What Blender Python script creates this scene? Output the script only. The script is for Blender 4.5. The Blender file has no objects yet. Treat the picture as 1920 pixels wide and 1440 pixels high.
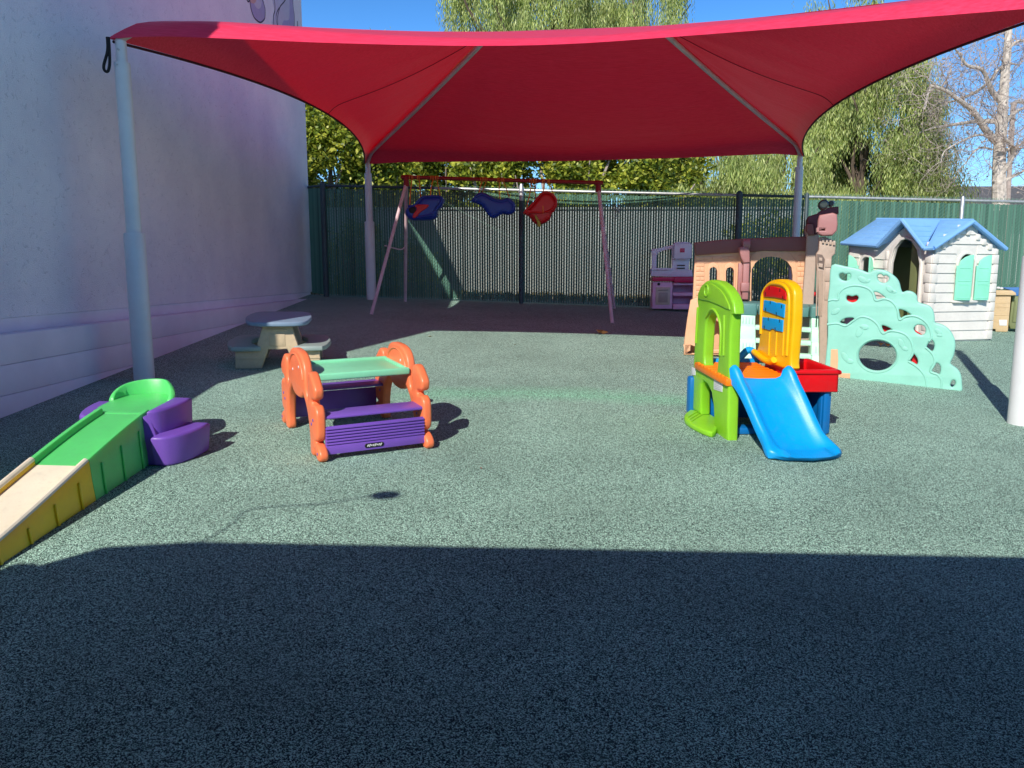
import bpy, bmesh, math, random
from mathutils import Vector, Matrix
R = random.Random(7)
S = bpy.context.scene
# ---------------------------------------------------------------- camera
FPX, YAW, PITCH, ROLL = 1427.2, 0.0044, 0.1431, -0.00096
CAM = Vector((3.3727, 0.0, 0.3908))
FW = Vector((-math.sin(YAW)*math.cos(PITCH), math.cos(YAW)*math.cos(PITCH), -math.sin(PITCH)))
_r = Vector((math.cos(YAW), math.sin(YAW), 0)); _u = _r.cross(FW)
RT = _r*math.cos(ROLL)+_u*math.sin(ROLL); UP = -_r*math.sin(ROLL)+_u*math.cos(ROLL)
cd = bpy.data.cameras.new('camera'); cam = bpy.data.objects.new('camera', cd); S.collection.objects.link(cam)
cd.sensor_width = 36; cd.lens = 36*FPX/1920; cd.clip_start = .05; cd.clip_end = 2000
M = Matrix.Identity(4)
for i in range(3):
    M[i][0] = RT[i]; M[i][1] = UP[i]; M[i][2] = -FW[i]; M[i][3] = CAM[i]
cam.matrix_world = M; S.camera = cam
# ---------------------------------------------------------------- light
AZ, EL = math.radians(23.5), math.radians(36.4)
w = bpy.data.worlds.new('World'); S.world = w; w.use_nodes = True
nt = w.node_tree; bg = nt.nodes['Background']; sk = nt.nodes.new('ShaderNodeTexSky')
sk.sky_type = 'NISHITA'; sk.sun_disc = False; sk.sun_elevation = EL; sk.sun_rotation = math.pi+AZ
sk.air_density = 1.1; sk.dust_density = .35; sk.ozone_density = 2.2; sk.altitude = 50
hs = nt.nodes.new('ShaderNodeHueSaturation'); hs.inputs['Saturation'].default_value = 1.28; hs.inputs['Value'].default_value = 1.0
tn = nt.nodes.new('ShaderNodeMixRGB'); tn.blend_type = 'MULTIPLY'; tn.inputs[0].default_value = 1; tn.inputs[2].default_value = (.66, .95, 1.26, 1)
nt.links.new(sk.outputs[0], hs.inputs['Color']); nt.links.new(hs.outputs[0], tn.inputs[1]); tcw = nt.nodes.new('ShaderNodeTexCoord'); sz = nt.nodes.new('ShaderNodeSeparateXYZ'); mz = nt.nodes.new('ShaderNodeMapRange'); vz = nt.nodes.new('ShaderNodeVectorMath'); vz.operation = 'SCALE'
mz.inputs['From Min'].default_value = .28; mz.inputs['From Max'].default_value = .68; mz.inputs['To Min'].default_value = 1.75; mz.inputs['To Max'].default_value = .34
nt.links.new(tcw.outputs['Generated'], sz.inputs[0]); nt.links.new(sz.outputs['Z'], mz.inputs['Value']); nt.links.new(tn.outputs[0], vz.inputs[0]); nt.links.new(mz.outputs[0], vz.inputs['Scale']); nt.links.new(vz.outputs[0], bg.inputs[0]); bg.inputs[1].default_value = .083
ld = bpy.data.lights.new('sun', 'SUN'); ld.energy = 4.8; ld.angle = math.radians(.53); ld.color = (1, .95, .86)
lo = bpy.data.objects.new('sun', ld); S.collection.objects.link(lo)
ldir = Vector((math.sin(AZ)*math.cos(EL), math.cos(AZ)*math.cos(EL), -math.sin(EL)))
lo.rotation_euler = ldir.to_track_quat('-Z', 'Y').to_euler(); lo.location = (-4, -8, 9)
S.view_settings.view_transform = 'Standard'; S.view_settings.look = 'None'
S.view_settings.exposure = .06; S.view_settings.gamma = 1
# ---------------------------------------------------------------- geometry helpers
def G(x, y):
    x = min(max(x, -3), 14); y = min(max(y, -4), 13.2)
    return -.8897-.02688*x+.07153*y
def ray(px, py): return FW+RT*((px-960)/FPX)+UP*((720-py)/FPX)
def gp(px, py, h=0.):
    d = ray(px, py); k = (-.8897-.02688*CAM.x+.07153*CAM.y+h-CAM.z)/(d.z+.02688*d.x-.07153*d.y)
    return CAM+d*k
def aty(px, py, y): d = ray(px, py); return CAM+d*((y-CAM.y)/d.y)
def atpl(px, py, P, n): d = ray(px, py); return CAM+d*((P-CAM).dot(n)/d.dot(n))
def cr(ox, oy, k, pts): return [(ox+x/k, oy+y/k) for x, y in pts]
class Plane:
    """vertical plane through two ground points; u runs along it, v is height above sea datum, w goes away from the viewer"""
    def __init__(s, A, B):
        s.A = Vector((A[0], A[1], 0)); s.d = Vector((B[0]-A[0], B[1]-A[1], 0)).normalized()
        s.n = Vector((-s.d.y, s.d.x, 0))
        if (CAM-s.A).dot(s.n) > 0: s.n = -s.n
    def t(s, pts):
        o = []
        for px, py in pts:
            X = atpl(px, py, s.A, s.n); o.append(((X-s.A).dot(s.d), X.z))
        return o
    def W(s, u, v, w): X = s.A+s.d*u+s.n*w; return Vector((X.x, X.y, v))
class Frame:
    """local frame standing on the sloping ground: a right, b back, h up"""
    def __init__(s, x, y, ex, ey):
        l = math.hypot(ex, ey); s.o = (x, y); s.e1 = (ex/l, ey/l); s.e2 = (-ey/l, ex/l)
    def W(s, a, b, h):
        x = s.o[0]+a*s.e1[0]+b*s.e2[0]; y = s.o[1]+a*s.e1[1]+b*s.e2[1]
        return Vector((x, y, G(x, y)+h))
ID = lambda a, b, c: Vector((a, b, c))
ORG = {}
def root(name, loc, label, cat, group=None):
    o = bpy.data.objects.new(name, None); S.collection.objects.link(o); o.location = loc
    o.empty_display_size = .1; o['label'] = label; o['category'] = cat
    if group: o['group'] = group
    ORG[o.name] = Vector(loc); return o
def tag(o, label, cat, group=None):
    o['label'] = label; o['category'] = cat
    if group: o['group'] = group
    return o
def obj(name, bm, mat, parent=None, W=ID, sharp=35, label=None, kind=None, mats=None):
    for v in bm.verts: v.co = W(*v.co)
    bmesh.ops.recalc_face_normals(bm, faces=bm.faces[:])
    org = ORG[parent.name] if parent else None
    if org is None:
        if kind: org = Vector((0, 0, 0))
        else:
            xs = [v.co for v in bm.verts]; org = Vector((sum(c.x for c in xs)/len(xs), sum(c.y for c in xs)/len(xs), min(c.z for c in xs)))
    for v in bm.verts: v.co -= org
    me = bpy.data.meshes.new(name); bm.to_mesh(me); bm.free()
    for p in me.polygons: p.use_smooth = True
    me.set_sharp_from_angle(angle=math.radians(sharp))
    for m in (mats or [mat]): me.materials.append(m)
    o = bpy.data.objects.new(name, me); S.collection.objects.link(o)
    if parent: o.parent = parent
    else: o.location = org
    ORG[o.name] = org
    if label: o['label'] = label
    if kind: o['kind'] = kind
    return o
def nb(): return bmesh.new()
def join(dst, src, f=None):
    """append bmesh src to dst, mapping its points with f"""
    vm = [dst.verts.new(f(*v.co) if f else v.co) for v in src.verts]
    src.verts.index_update()
    for fc in src.faces:
        try:
            nf = dst.faces.new([vm[v.index] for v in fc.verts]); nf.material_index = fc.material_index
        except ValueError: pass
    src.free(); return dst
def box(bm, a0, a1, b0, b1, h0, h1, bev=.006, seg=2, f=None):
    t = nb(); bmesh.ops.create_cube(t, size=1)
    for v in t.verts:
        v.co = ((a0+a1)/2+v.co.x*(a1-a0), (b0+b1)/2+v.co.y*(b1-b0), (h0+h1)/2+v.co.z*(h1-h0))
    bev = min(bev, .45*min(abs(a1-a0), abs(b1-b0), abs(h1-h0)))
    if bev > 0: bmesh.ops.bevel(t, geom=t.edges[:], offset=bev, segments=seg, profile=.5, affect='EDGES')
    return join(bm, t, f)
def hexa(bm, P, bev=.006, seg=2):
    """box from 8 corners: bottom ring 4, top ring 4"""
    t = nb(); v = [t.verts.new(p) for p in P]
    for q in ((0,3,2,1),(4,5,6,7),(0,1,5,4),(1,2,6,5),(2,3,7,6),(3,0,4,7)): t.faces.new([v[i] for i in q])
    if bev > 0: bmesh.ops.bevel(t, geom=t.edges[:], offset=bev, segments=seg, profile=.5, affect='EDGES')
    return join(bm, t)
def tube(bm, pts, r, n=10, caps=True, rr=None):
    pts = [Vector(p) for p in pts]; N = len(pts); rings = []
    up = Vector((0, 0, 1)); prev = None
    for i, p in enumerate(pts):
        t = (pts[min(i+1, N-1)]-pts[max(i-1, 0)]).normalized()
        if prev is None:
            a = up if abs(t.z) < .9 else Vector((1, 0, 0)); x = t.cross(a).normalized()
        else:
            x = prev-t*prev.dot(t)
            x = x.normalized() if x.length > 1e-6 else t.cross(up).normalized()
        prev = x; y = t.cross(x); rad = rr[i] if rr else r
        rings.append([bm.verts.new(p+(x*math.cos(2*math.pi*k/n)+y*math.sin(2*math.pi*k/n))*rad) for k in range(n)])
    for i in range(N-1):
        for k in range(n): bm.faces.new((rings[i][k], rings[i][(k+1) % n], rings[i+1][(k+1) % n], rings[i+1][k]))
    if caps:
        bm.faces.new(rings[0][::-1]); bm.faces.new(rings[-1])
    return bm
def smooth(pts, n=4, closed=True):
    o = []; N = len(pts)
    rng = range(N) if closed else range(N-1)
    for i in rng:
        g = (lambda j: pts[j % N]) if closed else (lambda j: pts[min(max(j, 0), N-1)])
        p0, p1, p2, p3 = g(i-1), g(i), g(i+1), g(i+2)
        for k in range(n):
            t = k/n
            o.append(tuple(.5*(2*b+(c-a)*t+(2*a-5*b+4*c-d)*t*t+(3*b-a-3*c+d)*t**3) for a, b, c, d in zip(p0, p1, p2, p3)))
    if not closed: o.append(tuple(pts[-1]))
    return o
def plate(outline, holes=(), th=.03, bev=.006, w0=0., f=None, bm=None, res=2):
    """flat plate with holes and rounded rims; (u,v) outline, w from w0 to w0+th"""
    cu = bpy.data.curves.new('t', 'CURVE'); cu.dimensions = '2D'; cu.fill_mode = 'BOTH'
    bev = min(bev, th*.49); cu.extrude = max(th/2-bev, 0); cu.bevel_depth = bev; cu.bevel_resolution = res; cu.offset = -bev
    for sp in [outline]+list(holes):
        s = cu.splines.new('POLY'); s.points.add(len(sp)-1); s.use_cyclic_u = True
        for p, q in zip(s.points, sp): p.co = (q[0], q[1], 0, 1)
    o = bpy.data.objects.new('t', cu); me = bpy.data.meshes.new_from_object(o)
    t = nb(); t.from_mesh(me); bmesh.ops.remove_doubles(t, verts=t.verts[:], dist=1e-5)
    for v in t.verts: v.co = (v.co.x, v.co.y, v.co.z+w0+th/2)
    bpy.data.objects.remove(o); bpy.data.curves.remove(cu); bpy.data.meshes.remove(me)
    return join(bm if bm is not None else nb(), t, f)
def rect(u0, v0, u1, v1): return [(u0, v0), (u1, v0), (u1, v1), (u0, v1)]
def rrect(u0, v0, u1, v1, r, n=4):
    o = []
    for cx, cy, a in ((u1-r, v0+r, -90), (u1-r, v1-r, 0), (u0+r, v1-r, 90), (u0+r, v0+r, 180)):
        for k in range(n+1):
            t = math.radians(a+90*k/n); o.append((cx+r*math.cos(t), cy+r*math.sin(t)))
    return o
def ell(cx, cy, rx, ry, n=24, rot=0):
    c, s = math.cos(rot), math.sin(rot)
    return [(cx+rx*math.cos(2*math.pi*k/n)*c-ry*math.sin(2*math.pi*k/n)*s, cy+rx*math.cos(2*math.pi*k/n)*s+ry*math.sin(2*math.pi*k/n)*c) for k in range(n)]
def arch(u0, u1, v0, v1, n=12, k=1.):
    """window shape with a round head"""
    r = (u1-u0)/2; cu = (u0+u1)/2
    return [(u0, v0), (u1, v0)]+[(cu+r*math.cos(math.pi*i/n), v1-r*k+r*k*math.sin(math.pi*i/n)) for i in range(n+1)]
def text_bm(s, size, f):
    cu = bpy.data.curves.new('t', 'FONT'); cu.body = s; cu.size = size; cu.extrude = .0008; cu.align_x = 'CENTER'; cu.align_y = 'CENTER'
    o = bpy.data.objects.new('t', cu); me = bpy.data.meshes.new_from_object(o); t = nb(); t.from_mesh(me)
    bpy.data.objects.remove(o); bpy.data.curves.remove(cu); bpy.data.meshes.remove(me)
    return join(nb(), t, f)
# ---------------------------------------------------------------- materials
def lin(c): return tuple((x/12.92 if x <= .04045 else ((x+.055)/1.055)**2.4) for x in c)
def base(name):
    m = bpy.data.materials.new(name); m.use_nodes = True; nt = m.node_tree
    return m, nt, nt.nodes['Principled BSDF']
def N(nt, t, **k):
    n = nt.nodes.new(t)
    for a, v in k.items():
        if a in ('operation', 'blend_type', 'data_type', 'feature', 'noise_dimensions', 'distance'): setattr(n, a, v)
        else: n.inputs[a].default_value = v
    return n
def mat(name, col, rough=.45, var=.12, scale=6, bump=.0, bscale=60, spec=.5, metal=0, dirt=0., coat=0.):
    m, nt, b = base(name)
    tc = N(nt, 'ShaderNodeTexCoord'); L = nt.links.new
    n1 = N(nt, 'ShaderNodeTexNoise', Scale=scale, Detail=5., Roughness=.6); L(tc.outputs['Object'], n1.inputs['Vector'])
    cr_ = N(nt, 'ShaderNodeValToRGB'); e = cr_.color_ramp.elements; e[0].position = .32; e[1].position = .7
    e[0].color = tuple(c*(1-var) for c in col)+(1,); e[1].color = tuple(min(1, c*(1+var)) for c in col)+(1,)
    L(n1.outputs['Fac'], cr_.inputs[0]); out = cr_.outputs[0]
    if dirt:
        n2 = N(nt, 'ShaderNodeTexNoise', Scale=scale*5, Detail=8., Roughness=.7); L(tc.outputs['Object'], n2.inputs['Vector'])
        mr = N(nt, 'ShaderNodeMapRange'); mr.inputs['From Min'].default_value = .5; mr.inputs['From Max'].default_value = .75; mr.inputs['To Max'].default_value = dirt
        L(n2.outputs['Fac'], mr.inputs['Value'])
        mx = N(nt, 'ShaderNodeMixRGB'); mx.inputs[2].default_value = (.16, .14, .11, 1); L(mr.outputs[0], mx.inputs[0]); L(out, mx.inputs[1]); out = mx.outputs[0]
    L(out, b.inputs['Base Color'])
    mr2 = N(nt, 'ShaderNodeMapRange'); mr2.inputs['To Min'].default_value = rough-.08; mr2.inputs['To Max'].default_value = rough+.12
    L(n1.outputs['Fac'], mr2.inputs['Value']); L(mr2.outputs[0], b.inputs['Roughness'])
    b.inputs['Metallic'].default_value = metal; b.inputs['Specular IOR Level'].default_value = spec
    b.inputs['Coat Weight'].default_value = coat
    if bump:
        n3 = N(nt, 'ShaderNodeTexNoise', Scale=bscale, Detail=4.); L(tc.outputs['Object'], n3.inputs['Vector'])
        bp = N(nt, 'ShaderNodeBump', Strength=bump, Distance=.01); L(n3.outputs['Fac'], bp.inputs['Height']); L(bp.outputs[0], b.inputs['Normal'])
    return m
def plastic(name, r, g, b, rough=.36, dirt=.10, var=.06): return mat(name, lin((r, g, b)), rough, var, 5, .06, 90, dirt=dirt)
P_orange = plastic('orange_plastic', .97, .49, .31); P_mint = plastic('mint_plastic', .53, .85, .68); P_purple = plastic('purple_plastic', .47, .32, .72)
P_green = plastic('green_plastic', .36, .82, .45); P_cream = plastic('cream_plastic', .93, .88, .79, .5, .15); P_yellow = plastic('yellow_plastic', .99, .80, .16)
P_lime = plastic('lime_plastic', .55, .80, .18); P_gold = plastic('gold_plastic', .96, .72, .02); P_blue = plastic('blue_plastic', .0, .62, .92); P_blue_shade = plastic('shaded_blue_plastic', .02, .42, .70)  # the second blue carries the shade on the slide base
P_red = plastic('red_plastic', .86, .03, .08); P_deck = plastic('deck_orange_plastic', .97, .50, .05); P_seafoam = plastic('seafoam_plastic', .57, .82, .75, .42, .06)
P_tan = plastic('tan_plastic', .89, .68, .52, .55, .2); P_taupe = plastic('taupe_plastic', .72, .63, .56, .55, .25); P_brown = plastic('brown_plastic', .52, .32, .29, .55, .2)
P_mauve = plastic('mauve_plastic', .66, .45, .44, .5, .15); P_teal = plastic('teal_plastic', .33, .52, .50, .5, .2); P_paleg = plastic('pale_green_plastic', .76, .93, .83, .5, .2)
for m_, c_ in ((P_yellow, (1, .6, .1)), (P_green, (.2, .7, .2)), (P_lime, (.5, .8, .1))):
    b_ = m_.node_tree.nodes['Principled BSDF']; b_.inputs['Subsurface Weight'].default_value = .45; b_.inputs['Subsurface Radius'].default_value = c_; b_.inputs['Subsurface Scale'].default_value = .06
P_black = plastic('black_plastic', .08, .085, .09, .3); P_roof = plastic('roof_blue_plastic', .50, .71, .93, .45, .12); P_siding = plastic('siding_plastic', .89, .87, .84, .5, .12)
P_olive = plastic('olive_plastic', .46, .49, .32, .5, .1); P_picnic = plastic('picnic_beige_plastic', .80, .71, .58, .5, .3); P_bench = plastic('grey_green_plastic', .58, .64, .62, .5, .25)
P_ptop = plastic('picnic_top_plastic', .50, .59, .68, .45, .2); P_kit = plastic('kitchen_pink_plastic', .94, .74, .86, .5, .1); P_kit2 = plastic('kitchen_lilac_plastic', .93, .92, .97, .5, .1)
P_berry = plastic('berry_plastic', .80, .10, .35); P_kdoor = plastic('kitchen_door_plastic', .80, .74, .66); P_wood = plastic('wood_look_plastic', .80, .69, .53, .55, .3)
P_swblue = plastic('swing_blue_plastic', .10, .22, .62); P_swred = plastic('swing_red_plastic', .80, .06, .10); P_decal = plastic('white_sticker', .86, .87, .88, .5, .05)
M_rope = mat('orange_rope', lin((.95, .55, .25)), .9, .2, 40, .4, 300)
M_post = mat('white_post_paint', (.70, .71, .72), .4, .05, 3, .03, 30, dirt=.05)
M_swleg = mat('faded_pink_paint', lin((.84, .72, .74)), .5, .12, 8, dirt=.15); M_swbar = mat('dark_red_paint', lin((.56, .10, .13)), .5, .15, 9, dirt=.1)
M_galv = mat('galvanised_steel', (.52, .54, .55), .4, .15, 20, .1, 100, metal=.6)
M_fpost = mat('dark_green_paint_and_shade', (.045, .075, .085), .5, .2, 10)  # also tones rail and post lengths that lie in shade
M_wire = mat('green_vinyl_wire', (.08, .20, .14), .5, .1, 20)
M_cable = mat('dark_hem', (.05, .006, .012), .8, .1, 20); M_raft = mat('grey_rafter', (.62, .60, .60), .45, .08, 6)
M_strap = mat('black_strap', (.012, .012, .014), .8, .1, 50)
M_black = mat('void_black', (.01, .01, .011), .7, .1, 10)

def m_slat():
    m, nt, b = base('green_fence_slat'); L = nt.links.new
    g = N(nt, 'ShaderNodeNewGeometry'); cr_ = N(nt, 'ShaderNodeValToRGB'); e = cr_.color_ramp.elements
    e[0].color = (.032, .105, .072, 1); e[1].color = (.10, .24, .17, 1); L(g.outputs['Random Per Island'], cr_.inputs[0])
    L(cr_.outputs[0], b.inputs['Base Color']); b.inputs['Roughness'].default_value = .5
    return m
def m_ground():
    m, nt, b = base('rubber_granules'); L = nt.links.new
    tc = N(nt, 'ShaderNodeTexCoord'); P = tc.outputs['Object']
    v = N(nt, 'ShaderNodeTexVoronoi', Scale=320.); L(P, v.inputs['Vector'])
    sp = N(nt, 'ShaderNodeSeparateColor'); L(v.outputs['Color'], sp.inputs[0])
    r1 = N(nt, 'ShaderNodeValToRGB'); e = r1.color_ramp.elements
    e[0].position = .0; e[0].color = (.006, .014, .014, 1); e[1].position = 1; e[1].color = (.72, .98, .84, 1)
    a = e.new(.36); a.color = (.02, .042, .04, 1); a = e.new(.50); a.color = (.13, .25, .19, 1); a = e.new(.70); a.color = (.42, .67, .55, 1)
    L(sp.outputs[0], r1.inputs[0])
    big = N(nt, 'ShaderNodeTexNoise', Scale=.9, Detail=6., Roughness=.62); L(P, big.inputs['Vector'])
    mr = N(nt, 'ShaderNodeMapRange'); mr.inputs['From Min'].default_value = .3; mr.inputs['From Max'].default_value = .7; mr.inputs['To Min'].default_value = .80; mr.inputs['To Max'].default_value = 1.16
    L(big.outputs['Fac'], mr.inputs['Value'])
    mu = N(nt, 'ShaderNodeVectorMath', operation='SCALE'); L(r1.outputs[0], mu.inputs[0]); L(mr.outputs[0], mu.inputs['Scale'])
    # dust film
    du = N(nt, 'ShaderNodeTexNoise', Scale=3.2, Detail=8., Roughness=.75); L(P, du.inputs['Vector'])
    dm = N(nt, 'ShaderNodeMapRange'); dm.inputs['From Min'].default_value = .45; dm.inputs['From Max'].default_value = .8; dm.inputs['To Max'].default_value = .35; L(du.outputs['Fac'], dm.inputs['Value'])
    mx = N(nt, 'ShaderNodeMixRGB'); mx.inputs[2].default_value = (.24, .35, .29, 1); L(dm.outputs[0], mx.inputs[0]); L(mu.outputs[0], mx.inputs[1])
    # teal seam, a curved repair strip in the rubber
    se = N(nt, 'ShaderNodeSeparateXYZ'); L(P, se.inputs[0])
    def math_(op, a_, b_=None, c_=None):
        n = N(nt, 'ShaderNodeMath', operation=op)
        for i, q in enumerate((a_, b_, c_)):
            if q is None: continue
            if isinstance(q, (int, float)): n.inputs[i].default_value = q
            else: L(q, n.inputs[i])
        return n.outputs[0]
    dx = math_('SUBTRACT', se.outputs[0], 3.7); qd = math_('MULTIPLY', math_('MULTIPLY', dx, dx), -.13)
    wob = math_('MULTIPLY', math_('SUBTRACT', du.outputs['Fac'], .5), .5)
    yy = math_('ABSOLUTE', math_('SUBTRACT', math_('SUBTRACT', se.outputs[1], math_('ADD', qd, 6.03)), wob))
    band = N(nt, 'ShaderNodeMapRange'); band.inputs['From Min'].default_value = .02; band.inputs['From Max'].default_value = .32; band.inputs['To Min'].default_value = .55; band.inputs['To Max'].default_value = 0; L(yy, band.inputs['Value'])
    xe = N(nt, 'ShaderNodeMapRange'); xe.inputs['From Min'].default_value = 1.05; xe.inputs['From Max'].default_value = 1.5; xe.inputs['To Min'].default_value = 1; xe.inputs['To Max'].default_value = 0; L(math_('ABSOLUTE', dx), xe.inputs['Value'])
    bf = math_('MULTIPLY', band.outputs[0], xe.outputs[0])
    m2 = N(nt, 'ShaderNodeMixRGB'); m2.blend_type = 'MULTIPLY'; m2.inputs[2].default_value = (.80, 1.30, 1.0, 1); L(bf, m2.inputs[0]); L(mx.outputs[0], m2.inputs[1])
    L(m2.outputs[0], b.inputs['Base Color']); b.inputs['Roughness'].default_value = .75; b.inputs['Specular IOR Level'].default_value = .3
    bp = N(nt, 'ShaderNodeBump', Strength=.35, Distance=.002); L(v.outputs['Distance'], bp.inputs['Height']); L(bp.outputs[0], b.inputs['Normal'])
    return m
def m_stucco(name, col, s1=9, s2=55, st=.55):
    m, nt, b = base(name); L = nt.links.new
    tc = N(nt, 'ShaderNodeTexCoord'); P = tc.outputs['Object']
    n1 = N(nt, 'ShaderNodeTexNoise', Scale=s1, Detail=7., Roughness=.62, Distortion=1.1); L(P, n1.inputs['Vector'])
    n2 = N(nt, 'ShaderNodeTexNoise', Scale=s2, Detail=4.); L(P, n2.inputs['Vector'])
    rp = N(nt, 'ShaderNodeValToRGB'); e = rp.color_ramp.elements; e[0].position = .60; e[1].position = .70; L(n1.outputs['Fac'], rp.inputs[0])
    ad = N(nt, 'ShaderNodeMath', operation='ADD'); sc = N(nt, 'ShaderNodeMath', operation='MULTIPLY'); sc.inputs[1].default_value = .5
    L(n2.outputs['Fac'], sc.inputs[0]); L(rp.outputs[0], ad.inputs[0]); L(sc.outputs[0], ad.inputs[1])
    bp = N(nt, 'ShaderNodeBump', Strength=st, Distance=.02); L(ad.outputs[0], bp.inputs['Height']); L(bp.outputs[0], b.inputs['Normal'])
    n3 = N(nt, 'ShaderNodeTexNoise', Scale=1.1, Detail=6., Roughness=.65); L(P, n3.inputs['Vector'])
    r2 = N(nt, 'ShaderNodeValToRGB'); e = r2.color_ramp.elements; e[0].position = .3; e[1].position = .72
    e[0].color = tuple(c*.88 for c in col)+(1,); e[1].color = tuple(min(1, c*1.08) for c in col)+(1,); L(n3.outputs['Fac'], r2.inputs[0])
    n4 = N(nt, 'ShaderNodeTexNoise', Scale=23., Detail=9., Roughness=.8); L(P, n4.inputs['Vector'])
    r3 = N(nt, 'ShaderNodeMapRange'); r3.inputs['From Min'].default_value = .66; r3.inputs['From Max'].default_value = .76; r3.inputs['To Max'].default_value = .10; L(n4.outputs['Fac'], r3.inputs['Value'])
    mx = N(nt, 'ShaderNodeMixRGB'); mx.inputs[2].default_value = (.22, .21, .24, 1); L(r3.outputs[0], mx.inputs[0]); L(r2.outputs[0], mx.inputs[1])
    L(mx.outputs[0], b.inputs['Base Color']); b.inputs['Roughness'].default_value = .85; b.inputs['Specular IOR Level'].default_value = .25
    return m
def m_fabric():
    m, nt, b = base('red_shade_cloth'); L = nt.links.new; out = nt.nodes['Material Output']
    tc = N(nt, 'ShaderNodeTexCoord'); P = tc.outputs['Object']
    mp = N(nt, 'ShaderNodeMapping'); mp.inputs['Scale'].default_value = (2, 22, 22); L(P, mp.inputs[0])
    n1 = N(nt, 'ShaderNodeTexNoise', Scale=3., Detail=6., Roughness=.65); L(mp.outputs[0], n1.inputs['Vector'])
    r = N(nt, 'ShaderNodeValToRGB'); e = r.color_ramp.elements; e[0].position = .3; e[1].position = .75
    e[0].color = (.84, .028, .085, 1); e[1].color = (.99, .07, .17, 1); L(n1.outputs['Fac'], r.inputs[0])
    L(r.outputs[0], b.inputs['Base Color']); b.inputs['Roughness'].default_value = .5; b.inputs['Sheen Weight'].default_value = .5; b.inputs['Sheen Roughness'].default_value = .3; b.inputs['Sheen Tint'].default_value = (1, .42, .58, 1)
    tr = N(nt, 'ShaderNodeBsdfTranslucent'); mu = N(nt, 'ShaderNodeMixRGB'); mu.blend_type = 'MULTIPLY'; mu.inputs[0].default_value = 1; mu.inputs[2].default_value = (.95, .02, .06, 1)
    L(r.outputs[0], mu.inputs[1]); L(mu.outputs[0], tr.inputs['Color'])
    mx = N(nt, 'ShaderNodeMixShader'); mx.inputs[0].default_value = .17; L(b.outputs[0], mx.inputs[1]); L(tr.outputs[0], mx.inputs[2]); L(mx.outputs[0], out.inputs['Surface'])
    mp2 = N(nt, 'ShaderNodeMapping'); mp2.inputs['Scale'].default_value = (.5, 3.2, 2.); L(P, mp2.inputs[0])
    n2 = N(nt, 'ShaderNodeTexNoise', Scale=1.6, Detail=3., Distortion=.6); L(mp2.outputs[0], n2.inputs['Vector'])
    ad = N(nt, 'ShaderNodeMath', operation='MULTIPLY_ADD'); ad.inputs[1].default_value = 4.; L(n2.outputs['Fac'], ad.inputs[0]); L(n1.outputs['Fac'], ad.inputs[2])
    bp = N(nt, 'ShaderNodeBump', Strength=.5, Distance=.006); L(ad.outputs[0], bp.inputs['Height']); L(bp.outputs[0], b.inputs['Normal'])
    return m
def m_leaf(name, cols, tr=.35):
    m, nt, b = base(name); L = nt.links.new; out = nt.nodes['Material Output']
    g = N(nt, 'ShaderNodeNewGeometry'); r = N(nt, 'ShaderNodeValToRGB'); e = r.color_ramp.elements
    e[0].color = cols[0]+(1,); e[1].color = cols[-1]+(1,)
    for i, c in enumerate(cols[1:-1]): a = e.new((i+1)/(len(cols)-1)); a.color = c+(1,)
    L(g.outputs['Random Per Island'], r.inputs[0]); tc = N(nt, 'ShaderNodeTexCoord'); nn = N(nt, 'ShaderNodeTexNoise', Scale=1.3, Detail=3.); L(tc.outputs['Object'], nn.inputs['Vector'])
    mr = N(nt, 'ShaderNodeMapRange'); mr.inputs['From Min'].default_value = .32; mr.inputs['From Max'].default_value = .68; mr.inputs['To Min'].default_value = .72; mr.inputs['To Max'].default_value = 1.42; L(nn.outputs['Fac'], mr.inputs['Value'])
    vm_ = N(nt, 'ShaderNodeVectorMath', operation='SCALE'); L(r.outputs[0], vm_.inputs[0]); L(mr.outputs[0], vm_.inputs['Scale']); L(vm_.outputs[0], b.inputs['Base Color']); b.inputs['Roughness'].default_value = .45
    t = N(nt, 'ShaderNodeBsdfTranslucent'); L(vm_.outputs[0], t.inputs['Color'])
    mx = N(nt, 'ShaderNodeMixShader'); mx.inputs[0].default_value = tr; L(b.outputs[0], mx.inputs[1]); L(t.outputs[0], mx.inputs[2]); L(mx.outputs[0], out.inputs['Surface'])
    return m
M_slat = m_slat(); M_ground = m_ground(); M_fabric = m_fabric()
M_stucco = m_stucco('lavender_white_stucco', (.90, .86, .99), 24, 110, .5); M_block = m_stucco('painted_block', (.88, .83, .95), 30, 120, .12)
M_palew = m_stucco('pale_wall', (.44, .48, .45), 2.2, 20, .05); M_dirt = m_stucco('sunlit_dirt', (.48, .38, .27), 6, 40)
M_bark = mat('brown_bark', (.13, .095, .07), .9, .3, 12, .8, 30); M_syc = mat('pale_sycamore_bark', (.56, .50, .44), .85, .35, 9, .6, 25)
M_twig = mat('grey_twig', (.40, .33, .30), .85, .2, 9)
M_hedge = m_leaf('hedge_leaf', [(.06, .11, .02), (.20, .27, .03), (.38, .42, .05), (.58, .58, .08)])
M_pepper = m_leaf('pepper_leaf', [(.10, .15, .04), (.28, .37, .10), (.44, .51, .16), (.58, .62, .26)])
M_shingle = mat('grey_roof_shingle', (.10, .10, .11), .9, .25, 6, .5, 12); M_dry = mat('dry_leaf', lin((.72, .45, .28)), .8, .3, 30)
M_drygrass = m_leaf('dry_grass', [(.10, .11, .03), (.24, .20, .08), (.36, .28, .13)])
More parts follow.
